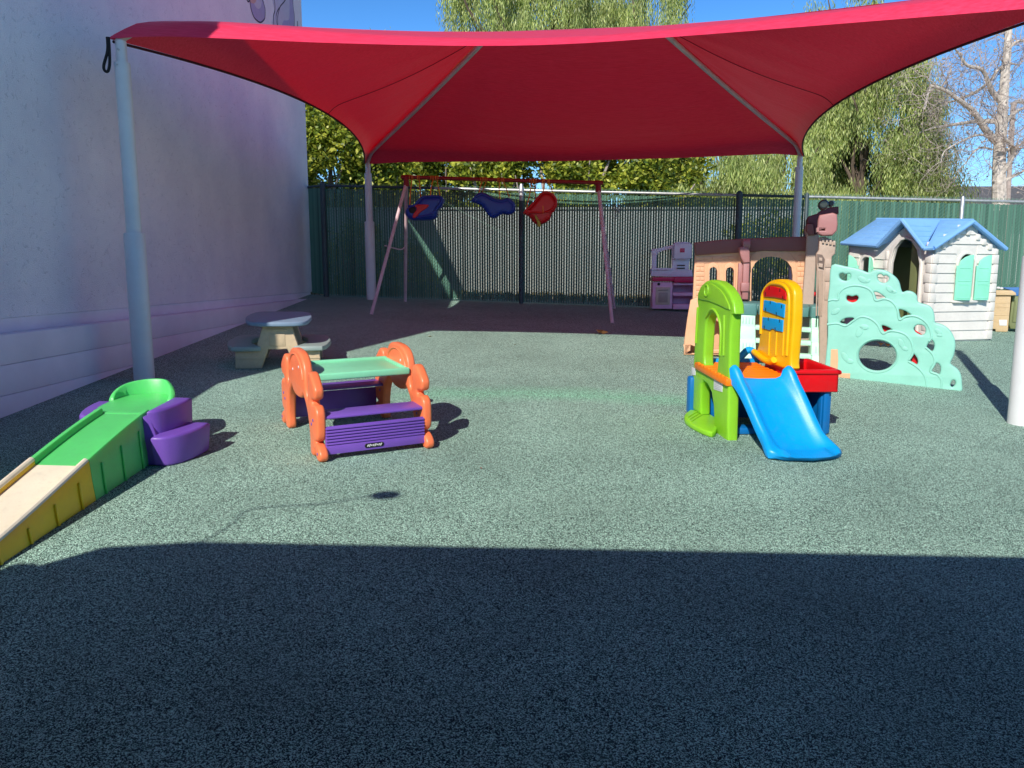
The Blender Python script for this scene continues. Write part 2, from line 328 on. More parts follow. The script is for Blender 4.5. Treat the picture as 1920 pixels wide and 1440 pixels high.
# ---------------------------------------------------------------- ground
def sheet(name, x0, x1, y0, y1, dz, m):
    bm = nb(); xs = sorted({x0, x1, *[x for x in (-3, 14) if x0 < x < x1]}); ys = sorted({y0, y1, *[y for y in (-4, 13.2) if y0 < y < y1]})
    g = [[bm.verts.new((x, y, G(x, y)+dz)) for y in ys] for x in xs]
    for i in range(len(xs)-1):
        for j in range(len(ys)-1): bm.faces.new((g[i][j], g[i+1][j], g[i+1][j+1], g[i][j+1]))
    o = obj(name, bm, m, kind='structure'); return o
sheet('ground', -400, 400, -400, 600, -.03, M_dirt)
sheet('playground_surface', -.2, 13.5, -1.5, 13.1, 0, M_ground)
# ---------------------------------------------------------------- building on the left
bl = root('building', (-.14, 7.7, -.6), 'lavender white stucco building side wall along the left of the play yard', 'building')
XS = -.1305
bm = plate([(3.55, .093), (13.22, .093), (13.22, 5.05), (10.4, 4.50), (3.55, 4.50)], (), 8.8, .01, 0, lambda u, v, w_: Vector((XS-w_, u, v))); obj('stucco_wall', bm, M_stucco, bl)
bm = nb(); box(bm, -8.9, XS-.02, 3.6, 13.18, -1.3, .10, 0); obj('plinth', bm, M_block, bl)
bm = nb()
for z in (-1.2, -1.0, -.8, -.6, -.4, -.2): box(bm, XS-.01, 0, 2.0, 12.55, z+.0015, z+.1985, .004)
obj('block_ledge', bm, M_block, bl)
# painted mural fragments high on the wall
M_line = mat('mural_line_paint', (.05, .04, .09), .8, .1, 20); M_mlil = mat('mural_lilac_paint', (.40, .37, .62), .85, .05, 10); M_mpale = mat('mural_pale_paint', (.56, .55, .72), .85, .05, 10); M_mpk = mat('mural_peach_paint', (.62, .40, .40), .85, .05, 10)
def onwall(pts):
    o = []
    for px, py in pts:
        X = atpl(px, py, Vector((XS, 0, 0)), Vector((1, 0, 0))); o.append((X.y, X.z))
    return o
mc = lambda pts: cr(440, 0, 9.6, pts)
def wallplate(pts, th, m, name, sm=4):
    q = onwall(mc(pts)); q = smooth(q, sm) if sm else q
    o = plate(q, (), th, .0005, 0, lambda u, v, w_: Vector((XS+.0015+w_, u, v)))
    return o
mur = obj('mural', wallplate([(270, -60), (290, 150), (340, 300), (400, 370), (455, 402), (500, 380), (540, 320), (545, 180), (530, 100), (480, -60)], .002, M_mlil, 'm'), M_mlil, bl)
obj('pale_patch', wallplate([(330, -50), (345, 60), (380, 130), (430, 160), (470, 110), (475, -50)], .003, 0, 'm'), M_mpale, mur)
obj('peach_patch', wallplate([(260, -60), (270, 20), (320, 62), (370, 40), (385, -60)], .0038, 0, 'm'), M_mpk, mur)
obj('pale_body', wallplate([(700, -60), (720, 200), (695, 300), (705, 500), (1050, 505), (1075, 380), (1070, 240), (1045, 60), (1040, -60)], .0015, 0, 'm'), M_mpale, mur)
obj('lilac_side', wallplate([(990, -60), (985, 200), (975, 340), (930, 370), (875, 375), (860, 500), (1048, 505), (1072, 380), (1065, 240), (1042, 60), (1038, -60)], .003, 0, 'm'), M_mlil, mur)
for ln in ([(265, -60), (290, 150), (340, 300), (400, 370), (455, 402), (500, 380), (540, 320), (545, 180), (530, 100), (480, -60)],
           [(700, -60), (722, 100), (718, 200), (695, 300), (705, 500)], [(930, -40), (880, 40), (820, 110), (790, 200), (768, 330), (775, 500)],
           [(800, 140), (765, 200), (742, 290), (750, 400), (778, 490)], [(1040, -60), (1050, 120), (1070, 260), (1072, 400), (1055, 505)], [(1125, 380), (1128, 450), (1135, 510)],
           [(205, -30), (235, 28), (262, 10), (270, -40)]):
    bm = nb(); q = smooth(onwall(mc(ln)), 3, False); tube(bm, [(XS+.003, y, z) for y, z in q], .011, 6)
    for v in bm.verts: v.co.x = XS+.003+(v.co.x-XS-.003)*.25
    obj('outline', bm, M_line, mur)
# unseen building behind the camera (casts the foreground shadow)
bb = root('building', (3, -4, -1.1), 'unseen building behind the viewer with a low roof shaped to shade the foreground', 'building')
YB, ZB = .60, 1.28
bm = nb(); box(bm, .25, 16, -9, -3.2, -1.4, ZB+.1, .02); obj('wall', bm, M_stucco, bb)
bm = plate([(.22, -3.19), (16, -3.19), (16, YB-.2), (.95, YB), (.60, YB-.07), (.36, YB-.35)], (), .12, .02, ZB-.12, lambda u, v, w_: Vector((u, v, w_))); obj('shading_roof', bm, M_bark, bb)  # unseen roof, set low to keep skylight off the foreground
for x in (.4, 6.6, 11):
    bm = nb(); box(bm, x, x+.1, YB-.2, YB-.1, -1.2, ZB-.12, .01); obj('roof_post', bm, M_post, bb)
lw = root('side_wall', (-.25, 1, -1), 'lower stucco yard wall running on from the near end of the tall building', 'wall')
bm = nb(); box(bm, -.35, XS-.003, -3, 3.54, -1.3, 1.58, .02); obj('wall_body', bm, M_stucco, lw)
lamp = root('roof_lamp', (.6, YB+.02, ZB), 'small lamp on a thin bent arm above the rear eave', 'lamp')
src = lambda px, py, k: gp(px, py)-ldir*k
A0, A1, A2, A3 = [src(*q, (gp(*q).y-(YB+.03))/ldir.y) for q in ((425, 990), (470, 955), (600, 945), (700, 928))]
bm = nb(); tube(bm, smooth([(A0.x, YB-.03, ZB-.1), tuple(A0), tuple(A1), tuple(A2), tuple(A3)], 6, False), .005, 6); obj('arm', bm, M_black, lamp)
bm = nb(); bmesh.ops.create_icosphere(bm, subdivisions=2, radius=1); obj('lamp_head', bm, M_black, lamp, W=lambda a, b, c: A3+Vector((.06+a*.075, b*.04, c*.045)))
# ---------------------------------------------------------------- canopy
CA = -.1001; CO = Vector((.3531, 6.127, 0)); CWd, CLn, ZT = 6.7205, 6.509, 2.189
eu = Vector((math.cos(CA), math.sin(CA), 0)); ev = Vector((-math.sin(CA), math.cos(CA), 0))
def C(u, v): return CO+eu*(u*CWd)+ev*(v*CLn)
can = root('shade_canopy', C(.5, .5)+Vector((0, 0, -.35)), 'large red fabric shade canopy on four white steel posts', 'canopy')
def post(u, v, zs):
    p = C(u, v); g = G(p.x, p.y); bm = nb()
    tube(bm, [(p.x, p.y, zs-.02), (p.x, p.y, ZT-.19)], .057, 24); o = obj('post', bm, M_post, can)
    bm = nb(); tube(bm, [(p.x, p.y, g-.05), (p.x, p.y, zs-.012), (p.x, p.y, zs)], .078, 28, rr=[.079, .079, .074]); obj('sleeve', bm, M_post, o)
    bm = nb(); tube(bm, [(p.x, p.y, ZT-.2), (p.x, p.y, ZT-.03)], .040, 16); obj('post_head', bm, M_post, o)
    bm = nb(); q = Vector((p.x, p.y-.04, ZT-.1)); tube(bm, [q, q+Vector((.0, -.012, 0))], .009, 8); obj('bolt', bm, M_galv, o); bm = nb(); q = Vector((p.x-.01, p.y-.055, ZT-.215)); tube(bm, [q, q+Vector((0, -.01, 0))], .006, 8); obj('bolt', bm, M_galv, o)
    return o
zf = -.461+1.178; zb = -.02+1.26
pFL = post(0, 0, zf); post(1, 0, zf-.2); post(0, 1, zb); post(1, 1, zb-.3)
cc = C(.5, .5)
RA1 = atpl(916, 60, cc, ev); RA2 = atpl(1240, 48, cc, ev)
HB = .13
cor = {k: C(*k)+Vector((0, 0, ZT+.015)) for k in ((0, 0), (1, 0), (0, 1), (1, 1))}
def hip(k, R, v):
    c = cor[k]; p = c.lerp(R, v); p.z += HB*(1-math.exp(-v*28))*(1-v) - .10*math.sin(math.pi*v)*.25
    out = (c-Vector((cc.x, cc.y, c.z))).normalized()
    p += out*.09*math.exp(-v*30)
    if v < .04: p.z -= .04*(1-v/.04)
    return p
def lerpy(tab, x):
    for (x0, y0), (x1, y1) in zip(tab, tab[1:]):
        if x <= x1: return y0+(y1-y0)*(x-x0)/(x1-x0) if x > x0 else y0
    return tab[-1][1]
FT = [(226, 77), (245, 76), (320, 73), (450, 77), (640, 85), (885, 91), (1070, 89), (1280, 77), (1600, 57), (1920, 38), (1990, 33)]
FT = smooth(FT, 6, False)
BT = [(690, 291), (707, 292), (760, 291), (940, 295), (1073, 296.5), (1280, 292), (1447, 284), (1493, 287), (1501, 289)]
def edge(k0, k1, t):
    a = cor[k0]-Vector((0, 0, .04)); b = cor[k1]-Vector((0, 0, .04)); p = a.lerp(b, t)
    inn = Vector((cc.x-p.x, cc.y-p.y, 0)); nrm = ev if k0[1] == k1[1] else eu
    sgn = 1 if inn.dot(nrm) > 0 else -1
    bowd = {('f'): .42, ('b'): .45, ('s'): .49}['f' if k0[1] == k1[1] == 0 else 'b' if k0[1] == k1[1] else 's']
    p = p+nrm*(sgn*bowd*4*t*(1-t)); outc = 4*t*(1-t)
    p += -nrm*sgn*.06*(1-outc)
    if k0[1] == k1[1]:
        tab = FT if k0[1] == 0 else BT
        d = (p-CAM); z0 = d.dot(FW); px = 960+FPX*d.dot(RT)/z0; py = lerpy(tab, px)
        dd = ray(px, py); k = math.hypot(p.x-CAM.x, p.y-CAM.y)/math.hypot(dd.x, dd.y); p.z = CAM.z+dd.z*k
    else:
        p.z += (.10 if k0[0] == 0 else .065)*outc
    return p
panels = [((0, 0), (1, 0), RA1, RA2), ((0, 1), (1, 1), RA1, RA2), ((0, 0), (0, 1), RA1, RA1), ((1, 0), (1, 1), RA2, RA2)]
bm = nb(); NS, NV = 56, 26
for k0, k1, r0, r1 in panels:
    g = []
    ss = [.5-.5*math.cos(math.pi*i/NS) for i in range(NS+1)]
    vs = [(j/NV)**1.5 for j in range(NV+1)]
    for s_ in ss:
        row = []
        for v_ in vs:
            E0, E1 = edge(k0, k1, 0), edge(k0, k1, 1)
            p = edge(k0, k1, s_).lerp(r0.lerp(r1, s_), v_)
            h0 = hip(k0, r0, v_)-E0.lerp(r0, v_); h1 = hip(k1, r1, v_)-E1.lerp(r1, v_)
            p = p+h0*(1-s_)**2+h1*s_**2
            p.z -= .06*math.sin(math.pi*v_)*math.sin(math.pi*s_)
            p.z += .004*math.sin(s_*40+v_*5)*math.sin(math.pi*v_)
            row.append(bm.verts.new(p))
        g.append(row)
    for i in range(NS):
        for j in range(NV):
            try: bm.faces.new((g[i][j], g[i+1][j], g[i+1][j+1], g[i][j+1]))
            except ValueError: pass
bmesh.ops.remove_doubles(bm, verts=bm.verts[:], dist=.0008)
obj('fabric', bm, M_fabric, can, sharp=60)
for k0, k1, r0, r1 in panels[1:]:
    bm = nb(); tube(bm, [edge(k0, k1, .5-.5*math.cos(math.pi*i/48))+Vector((0, 0, -.006)) for i in range(49)], .006 if k0[1] == k1[1] == 0 else .011, 8)
    obj('hem_cable', bm, M_cable, can)
for k, Rr in (((0, 0), RA1), ((1, 0), RA2), ((0, 1), RA1), ((1, 1), RA2)):
    bm = nb(); p = C(*k); dn = Vector((0, 0, -.05))
    pts = [Vector((p.x, p.y, ZT-.08)), Vector((p.x, p.y, ZT-.015)), hip(k, Rr, .05)+Vector((0, 0, -.045))]+[hip(k, Rr, v)+dn for v in (.10, .25, .5, .75, 1.)]
    tube(bm, smooth([tuple(q) for q in pts], 4, False), .03, 14); obj('rafter', bm, M_raft, can)
bm = nb(); tube(bm, [RA1+Vector((0, 0, -.05)), RA2+Vector((0, 0, -.05))], .034, 14); obj('ridge_beam', bm, M_raft, can)
for k0, k1, r in (((0, 0), (0, 1), RA1), ((1, 0), (1, 1), RA2)):
    bm = nb()
    for s_ in (.5,):
        pts = []
        for i in range(21):
            v_ = (i/20)**1.5; p = edge(k0, k1, s_).lerp(r, v_); h = (hip(k0, r, v_)-edge(k0, k1, 0).lerp(r, v_)+hip(k1, r, v_)-edge(k0, k1, 1).lerp(r, v_))*.25
            p += h; p.z -= .06*math.sin(math.pi*v_)+.008; pts.append(p)
        tube(bm, pts, .0035, 6)
    obj('seam', bm, mat('seam_red', (.20, .006, .02), .8), can)
p = cor[(0, 0)]; q0 = p+Vector((-.075, -.05, -.03))
bm = nb(); tube(bm, smooth([tuple(q0), tuple(q0+Vector((-.0, -.01, -.1))), tuple(q0+Vector((-.035, -.01, -.2))), tuple(q0+Vector((-.035, -.01, -.24))), tuple(q0+Vector((-.01, -.01, -.25))), tuple(q0+Vector((.008, -.01, -.2))), tuple(q0+Vector((.012, -.005, -.1))), tuple(q0+Vector((.01, 0, 0)))], 5, False), .011, 8)
obj('strap_loop', bm, M_strap, can)
# ---------------------------------------------------------------- fence
FY0, FM = 12.924, -.08375
fy = lambda x: FY0+FM*x
FH = 1.83
fen = root('chain_link_fence', (6.5, fy(6.5), G(6.5, 12.4)), 'green slatted chain link fence along the back of the yard', 'fence')
X0, X1 = .2, 13.3
x = X0; sl = nb(); n = 0
xR = 7.95
while x < X1:
    g = G(x, fy(x)); tight = x > xR
    pitch = .0405; wd = .0310 if not tight else .0362
    if tight and 9.55 < x < 12.6: wd = .0352
    wd += R.uniform(-.0012, .0012)
    h1 = g+FH-.055-R.uniform(0, .01); l = R.uniform(-.002, .002)
    box(sl, x-wd/2+l, x+wd/2+l, fy(x)-.004, fy(x)+.004, g+.02, h1, 0)
    x += pitch
obj('slats', sl, M_slat, fen)
bm = bm_w = nb()
def wire(bm, p, q, r=.0023):
    d = (q-p).normalized(); s1 = d.cross(Vector((0, 1, 0))).normalized()*r; s2 = Vector((0, r, 0))
    v = [[bm.verts.new(c+o_) for o_ in (s1, -s1*.5+s2, -s1*.5-s2)] for c in (p, q)]
    for k in range(3): bm.faces.new((v[0][k], v[0][(k+1) % 3], v[1][(k+1) % 3], v[1][k]))
x = X0-1.9
while x < X1:
    for sg in (1, -1):
        xa, xb = (x, x+1.9) if sg == 1 else (x+1.9, x)
        # clip to fence extent
        t0, t1 = 0., 1.
        dx = xb-xa
        for lim, side in ((X0, 1), (X1, -1)):
            tt = (lim-xa)/dx
            if (dx > 0) == (side == 1): t0 = max(t0, tt)
            else: t1 = min(t1, tt)
        if t1-t0 > .02:
            P_ = []
            for t in (t0, t1):
                xx = xa+dx*t; P_.append(Vector((xx, fy(xx)-.0075*sg*1-.001, G(xx, fy(xx))+.03+t*(FH+.0))))
            wire(bm, *P_)
    x += .0573*1.0
def seg_rail(xa, xb, m, r=.021):
    bm = nb(); tube(bm, [Vector((xa, fy(xa)-.02, G(xa, fy(xa))+FH-.015)), Vector((xb, fy(xb)-.02, G(xb, fy(xb))+FH-.015))], r, 10); obj('top_rail', bm, m, fen)
seg_rail(X0, 2.05, M_fpost); seg_rail(2.05, 3.47, M_galv); seg_rail(3.47, 6.9, M_galv); seg_rail(6.9, 7.95, M_fpost); seg_rail(7.95, X1, M_galv)  # dark lengths paint the shade on the rail, steel lengths are lit
bm = nb(); tube(bm, [Vector((X0, fy(X0), G(X0, 12.8)+.04)), Vector((X1, fy(X1), G(X1, 12)+.04))], .004, 6); obj('tension_wire', bm, M_galv, fen)
for px, r, m in ((.2, .045, M_fpost), (3.47, .036, M_fpost), (6.9, .05, M_fpost), (7.93, .03, M_fpost), (10.25, .03, M_galv), (13.3, .03, M_galv)):
    y = fy(px)-.055; g = G(px, y); bm = nb(); tube(bm, [(px, y, g-.05), (px, y, g+FH+.02), (px, y, g+FH+.05)], r, 14, rr=[r, r, r*.5]); o = obj('post', bm, m, fen)
    if m is M_fpost and px > 3 and px < 4:
        bm = nb(); tube(bm, [(px, y, g+FH-.18), (px, y, g+FH+.03), (px, y, g+FH+.085)], .037, 14, rr=[.0375, .0375, .02]); obj('lit_post_cap', bm, M_galv, o)  # pale steel paints the sunlit top of the dark post, cap included
wm = bm_w; x = X0+.03
while x < X1:
    p = Vector((x, fy(x), G(x, fy(x))+FH)); wire(wm, p+Vector((-.012, 0, -.01)), p+Vector((.01, 0, .035+R.uniform(0, .01)))); wire(wm, p+Vector((.012, 0, -.01)), p+Vector((-.008, 0, .035))); x += .0573
obj('wire_mesh', wm, M_wire, fen)
# return panel to the building
fr = root('fence_panel', (.03, 13.0, G(0, 13)), 'narrow dark green return panel between the stucco building corner and the fence post', 'fence')
bm = nb()
for i in range(9):
    t = i/9; xx = -.13+.32*t; yy = 13.2-.27*t; box(bm, xx, xx+.030, yy-.004, yy+.004, G(xx, yy)+.02, G(xx, yy)+FH-.05, 0)
obj('slats', bm, M_slat, fr)
bm = nb(); tube(bm, [(-.13, 13.19, G(0, 13)+FH-.02), (.2, 12.91, G(0, 13)+FH-.02)], .02, 8); obj('top_rail', bm, M_fpost, fr)
# snowflake ornament
c = aty(1158, 392, fy(5)-.03); bm = nb()
for k in range(6):
    a = math.pi*k/3; d = Vector((math.cos(a), 0, math.sin(a))); tube(bm, [c, c+d*.075], .005, 6)
    for s_ in (1, -1):
        b_ = a+s_*.7; tube(bm, [c+d*.042, c+d*.042+Vector((math.cos(b_), 0, math.sin(b_)))*.028], .004, 5)
tube(bm, [c+Vector((-.02, 0, -.12)), c+Vector((-.01, 0, -.07))], .004, 5); tube(bm, ell and [c+Vector((-.02+.016*math.cos(t), 0, -.13+.016*math.sin(t))) for t in [i*.6 for i in range(11)]], .004, 5)
tag(obj('snowflake_ornament', bm, mat('silver_ornament', (.40, .41, .43), .5)), 'small silver snowflake ornament hanging on the slatted fence', 'ornament')
# ---------------------------------------------------------------- swing set
ZL = aty(762, 345, 11.45); ZR = aty(1122, 352, 11.3); ZLe = aty(752, 332, 11.45); ZRe = aty(1131, 343, 11.3)
barL = Vector((ZLe.x, 11.45, ZLe.z)); barR = Vector((ZRe.x, 11.3, ZRe.z))
sw = root('swing_set', (3.1, 11.4, G(3.1, 11.4)), 'old metal A-frame swing set with dark red top bar and faded pink legs', 'swing set')
bm = nb(); tube(bm, [barL, barR], .027, 14); obj('top_bar', bm, M_swbar, sw)
for top, fps in ((ZL, ((696, 590), (760, 566))), (ZR, ((1148, 606), (1152, 578)))):
    tp = barL.lerp(barR, (top.x-barL.x)/(barR.x-barL.x)); bk = nb(); tube(bk, [tp, tp+Vector((0, 0, -.13))], .04, 12, rr=[.036, .045]); tube(bk, [tp+Vector((-.05, 0, 0)), tp+Vector((.05, 0, 0))], .034, 12); obj('joint_bracket', bk, M_swbar, sw)
    ft = []
    for fp in fps:
        f = gp(*fp); bm = nb(); tube(bm, [f, tp+Vector((0, 0, -.08))], .025, 12); obj('leg', bm, M_swleg, sw); ft.append(f)
    if top is ZL:
        a = ft[0].lerp(tp, .48); b = ft[1].lerp(tp, .48); m_ = a.lerp(b, .5)+Vector((0.05, 0, -.05)); bm = nb(); tube(bm, smooth([tuple(a+Vector((-.05, 0, .02))), tuple(m_), tuple(b)], 6, False), .01, 8); obj('brace', bm, M_swleg, sw)
def along(px):
    # point on bar seen at column px
    best = min((abs((960+FPX*(barL.lerp(barR, t/200)-CAM).dot(RT)/(barL.lerp(barR, t/200)-CAM).dot(FW))-px), t) for t in range(201)); return barL.lerp(barR, best[1]/200)
def knot(bm, p, n=3):
    for i in range(n):
        c = p+Vector((.018*(i-n/2), 0, 0)); tl = R.uniform(-.3, .3)
        tube(bm, [c+Vector((tl*.03*math.cos(t), .031*math.cos(t), .031*math.sin(t))) for t in [j*2*math.pi/12 for j in range(13)]], .005, 5, False)
def swing(name, label, outline, th, m, ropes, extras, kx, rim_, inner=None):
    y = barL.lerp(barR, .4).y; r0 = aty(kx[0], kx[1], y); o = root(name, r0, label, 'swing', 'toddler bucket swings hanging from the bar')
    PL = Plane((0, y-th/2), (1, y-th/2)); q = PL.t(outline)
    bm = plate(smooth(q, 4), [smooth(PL.t(h), 4) for h in (inner or [])], th, min(.07, th*.45), 0, PL.W, res=5); seat = obj('bucket', bm, m, o, sharp=70)
    for nm, pts, w0, t2, mm in extras:
        bm = plate(smooth(PL.t(pts), 3), (), t2, min(.012, t2*.4), w0, PL.W); obj(nm, bm, mm, o)
    bm = nb(); e2_ = smooth([tuple(PL.W(u, v, -.004)) for u, v in PL.t(rim_)], 4, False); tube(bm, e2_, .016, 8); obj('rim', bm, m, seat)
    for bx, (ex, ey), dy in ropes:
        bm = nb()
        a = along(bx); b_ = aty(ex, ey, y+dy); knot(bm, a, 3); tube(bm, [a+Vector((0, 0, -.02)), a.lerp(b_, .5)+Vector((R.uniform(-.01, .01), 0, 0)), b_], .008, 6)
        obj('rope', bm, M_rope, o)
    return o
sc_ = lambda pts: cr(740, 320, 6, pts)
swing('bucket_swing', 'blue bucket swing with a red inner seat, tipped back at the left', sc_([(130, 420), (165, 395), (215, 390), (260, 340), (310, 290), (400, 278), (500, 278), (540, 300), (548, 330), (520, 400), (480, 440), (460, 520), (400, 548), (250, 552), (170, 545), (125, 500), (118, 455)]), .26, P_swblue,
      [(772, sc_([(170, 400)])[0], -.1), (785, sc_([(290, 300)])[0], .1), (812, sc_([(400, 300)])[0], -.12), (820, sc_([(510, 280)])[0], .1)],
      [('seat_insert', sc_([(225, 385), (370, 382), (380, 400), (350, 430), (290, 470), (240, 530), (205, 530), (210, 490), (250, 430)]), -.015, .05, P_swred),
       ('leg_hole_shade', sc_([(160, 425), (200, 410), (235, 420), (240, 450), (215, 480), (175, 475), (160, 450)]), -.012, .03, M_black)], (795, 400), sc_([(150, 400), (215, 392), (262, 345), (310, 300), (400, 290), (495, 290), (535, 315), (525, 350), (480, 420), (430, 480), (340, 510), (240, 530)]))  # leg hole is a flat black patch painting its dark inside
swing('bucket_swing', 'all blue bucket swing hanging on its side in the middle of the bar', sc_([(860, 340), (880, 300), (930, 250), (985, 238), (1040, 255), (1100, 290), (1160, 315), (1220, 315), (1270, 298), (1320, 325), (1355, 370), (1360, 430), (1330, 475), (1270, 492), (1210, 480), (1150, 515), (1110, 530), (1070, 515), (1030, 470), (980, 400), (920, 365)]), .24, P_swblue,
      [(905, sc_([(950, 245)])[0], -.1), (912, sc_([(985, 240)])[0], .1), (936, sc_([(1185, 315)])[0], -.1), (944, sc_([(1290, 300)])[0], .1)],
      [], (925, 395), sc_([(885, 320), (930, 282), (985, 268), (1050, 300), (1130, 335), (1210, 342), (1262, 328), (1305, 355), (1335, 390), (1330, 440)]))
swing('bucket_swing', 'all red bucket swing tipped sideways nearest the middle fence post', sc_([(1440, 470), (1500, 420), (1560, 360), (1610, 290), (1660, 240), (1720, 232), (1780, 265), (1830, 340), (1830, 390), (1800, 450), (1770, 480), (1750, 540), (1700, 580), (1640, 600), (1580, 590), (1530, 530), (1500, 500)]), .25, P_swred,
      [(997, sc_([(1480, 440)])[0], -.1), (1003, sc_([(1590, 320)])[0], .1), (1021, sc_([(1670, 480)])[0], -.14), (1030, sc_([(1790, 270)])[0], .1)],
      [('buckle_strap', sc_([(1575, 505), (1595, 510), (1640, 590), (1640, 630), (1610, 630), (1600, 580)]), -.04, .02, mat('yellow_strap', (.42, .34, .05), .7))], (1010, 390), sc_([(1455, 468), (1560, 472), (1680, 470), (1760, 440), (1805, 385), (1815, 330), (1780, 275), (1720, 245), (1660, 255), (1600, 320), (1530, 400), (1465, 458)]))
# ---------------------------------------------------------------- picnic table
F = Frame(.895, 6.674, .735, .16); pt = root('picnic_table', F.W(.37, .3, 0), 'toddler plastic picnic table with blue grey top and curved bench seats beside the wall', 'picnic table')
kx = .735/965
def pe(pts): return [((x-365)*kx, (925-y)*kx*1.02) for x, y in pts]
half = [(365, 925), (372, 720), (600, 715), (690, 425), (850, 425)]
half_in = [(660, 925), (740, 705), (850, 705)]
ol = pe(half)+[(.735-u, v) for u, v in reversed(pe(half))]+[(.735-u, v) for u, v in pe(half_in)]+list(reversed(pe(half_in)))
for b0 in (0, .50):
    bm = plate(ol, (), .09, .01, b0, lambda u, v, w_: F.W(u, w_, max(v, -.005)))
    box(bm, .28, .455, b0-.006, b0+.01, .335, .352, .003, f=F.W); box(bm, .30, .435, b0-.005, b0+.01, .20, .31, .004, f=F.W)
    box(bm, .004, .24, b0-.006, b0+.01, .085, .10, .003, f=F.W); box(bm, .495, .731, b0-.006, b0+.01, .085, .10, .003, f=F.W)
    obj('trestle', bm, P_picnic, pt)
top = [(.13, -.02), (.24, -.085), (.50, -.085), (.62, -.01), (.655, .22), (.655, .38), (.62, .61), (.50, .68), (.24, .68), (.12, .61), (.08, .38), (.08, .22)]
bm = plate(smooth(top, 3), (), .04, .012, .385, lambda u, v, w_: F.W(u, v, w_)); tt_ = obj('table_top', bm, P_ptop, pt)
for s_ in (0, 1):
    mir = (lambda u: u) if s_ == 0 else (lambda u: .735-u)
    seat = [(mir(u), v) for u, v in ((-.02, -.04), (.21, -.04), (.21, .0), (.14, .15), (.12, .3), (.14, .45), (.21, .60), (.21, .64), (-.02, .64), (-.075, .45), (-.09, .3), (-.075, .15))]
    bm = plate(smooth(seat, 2), (), .045, .014, .16, lambda u, v, w_: F.W(u, v, w_)); obj('bench_seat', bm, P_bench, pt)
# ---------------------------------------------------------------- orange and purple bear table
F = Frame(2.2854, 4.1253, .87665, .48112); F.e2 = (F.e2[0]*1.05, F.e2[1]*1.05); tb = root('play_table', F.W(.33, .48, 0), 'childs table and benches with orange bear shaped sides, purple benches and mint top', 'play table')
hp = [(0, .565), (.07, .562), (.13, .545), (.175, .50), (.192, .45), (.200, .405), (.204, .365), (.216, .325), (.236, .318), (.25, .345), (.252, .40), (.256, .45), (.275, .48), (.32, .482), (.365, .45), (.402, .415), (.412, .388), (.402, .352), (.375, .338), (.345, .336), (.325, .318), (.345, .302),
      (.385, .312), (.415, .295), (.43, .26), (.432, .17), (.422, .125), (.40, .108), (.382, .104), (.384, .094), (.41, .092), (.445, .075), (.468, .045), (.462, .015), (.435, .0), (.405, .004), (.385, .025), (.37, .055),
      (.355, .05), (.345, .015), (.315, .0), (.28, .004), (.268, .035), (.272, .08), (.262, .15), (.24, .22), (.205, .27), (.165, .305), (.14, .325), (.13, .32), (.11, .30), (.06, .28), (0, .275)]
prof = [(.475-u, v) for u, v in hp]+[(.475+u, v) for u, v in reversed(hp[1:-1])]
prof = list(reversed(prof))
for a0 in (-.0, .64):
    bm = plate(smooth(prof, 2), (), .056, .017, a0, lambda u, v, w_: F.W(w_, u, v), res=3)
    for c0 in (.475-.34, .475+.34):
        pass
    for sgn in (-1, 1):    # raised rim along the arch and small relief studs
        pts = [F.W(a0+(.0 if sgn < 0 else .056), .475+.165*math.cos(t), .41+.125*math.sin(t)) for t in [math.pi*i/14 for i in range(15)]]
        tube(bm, pts, .007, 6)
    sd = obj('side_panel', bm, P_orange, tb, sharp=60)
    for bb_ in (.475-.36, .475-.325, .475+.36, .475+.325):
        bm = nb(); tube(bm, [F.W(a0-.003, bb_, .22 if abs(bb_-.475) > .34 else .19), F.W(a0+.059, bb_, .22 if abs(bb_-.475) > .34 else .19)], .009, 8); obj('peg', bm, P_purple, sd)
    for bb_ in (.475-.43, .475+.43): bm = nb(); tube(bm, [F.W(a0-.002, bb_, .045), F.W(a0+.058, bb_, .045)], .008, 8); obj('peg', bm, P_purple, sd)
    for bb_, hh in ((.40, .47), (.55, .43)): bm = nb(); tube(bm, [F.W(a0-.003, bb_, hh), F.W(a0+.059, bb_, hh)], .008, 8); obj('bolt', bm, P_decal, sd)
bm = nb(); box(bm, .064, .648, .275, .675, .415, .432, .008, f=F.W)
for q in ((.064, .648, .262, .29, .405, .448), (.064, .648, .66, .688, .405, .448), (.064, .088, .29, .66, .412, .446), (.624, .648, .29, .66, .412, .446)): box(bm, *q, .01, 3, f=F.W)
obj('table_top', bm, P_mint, tb, sharp=60)
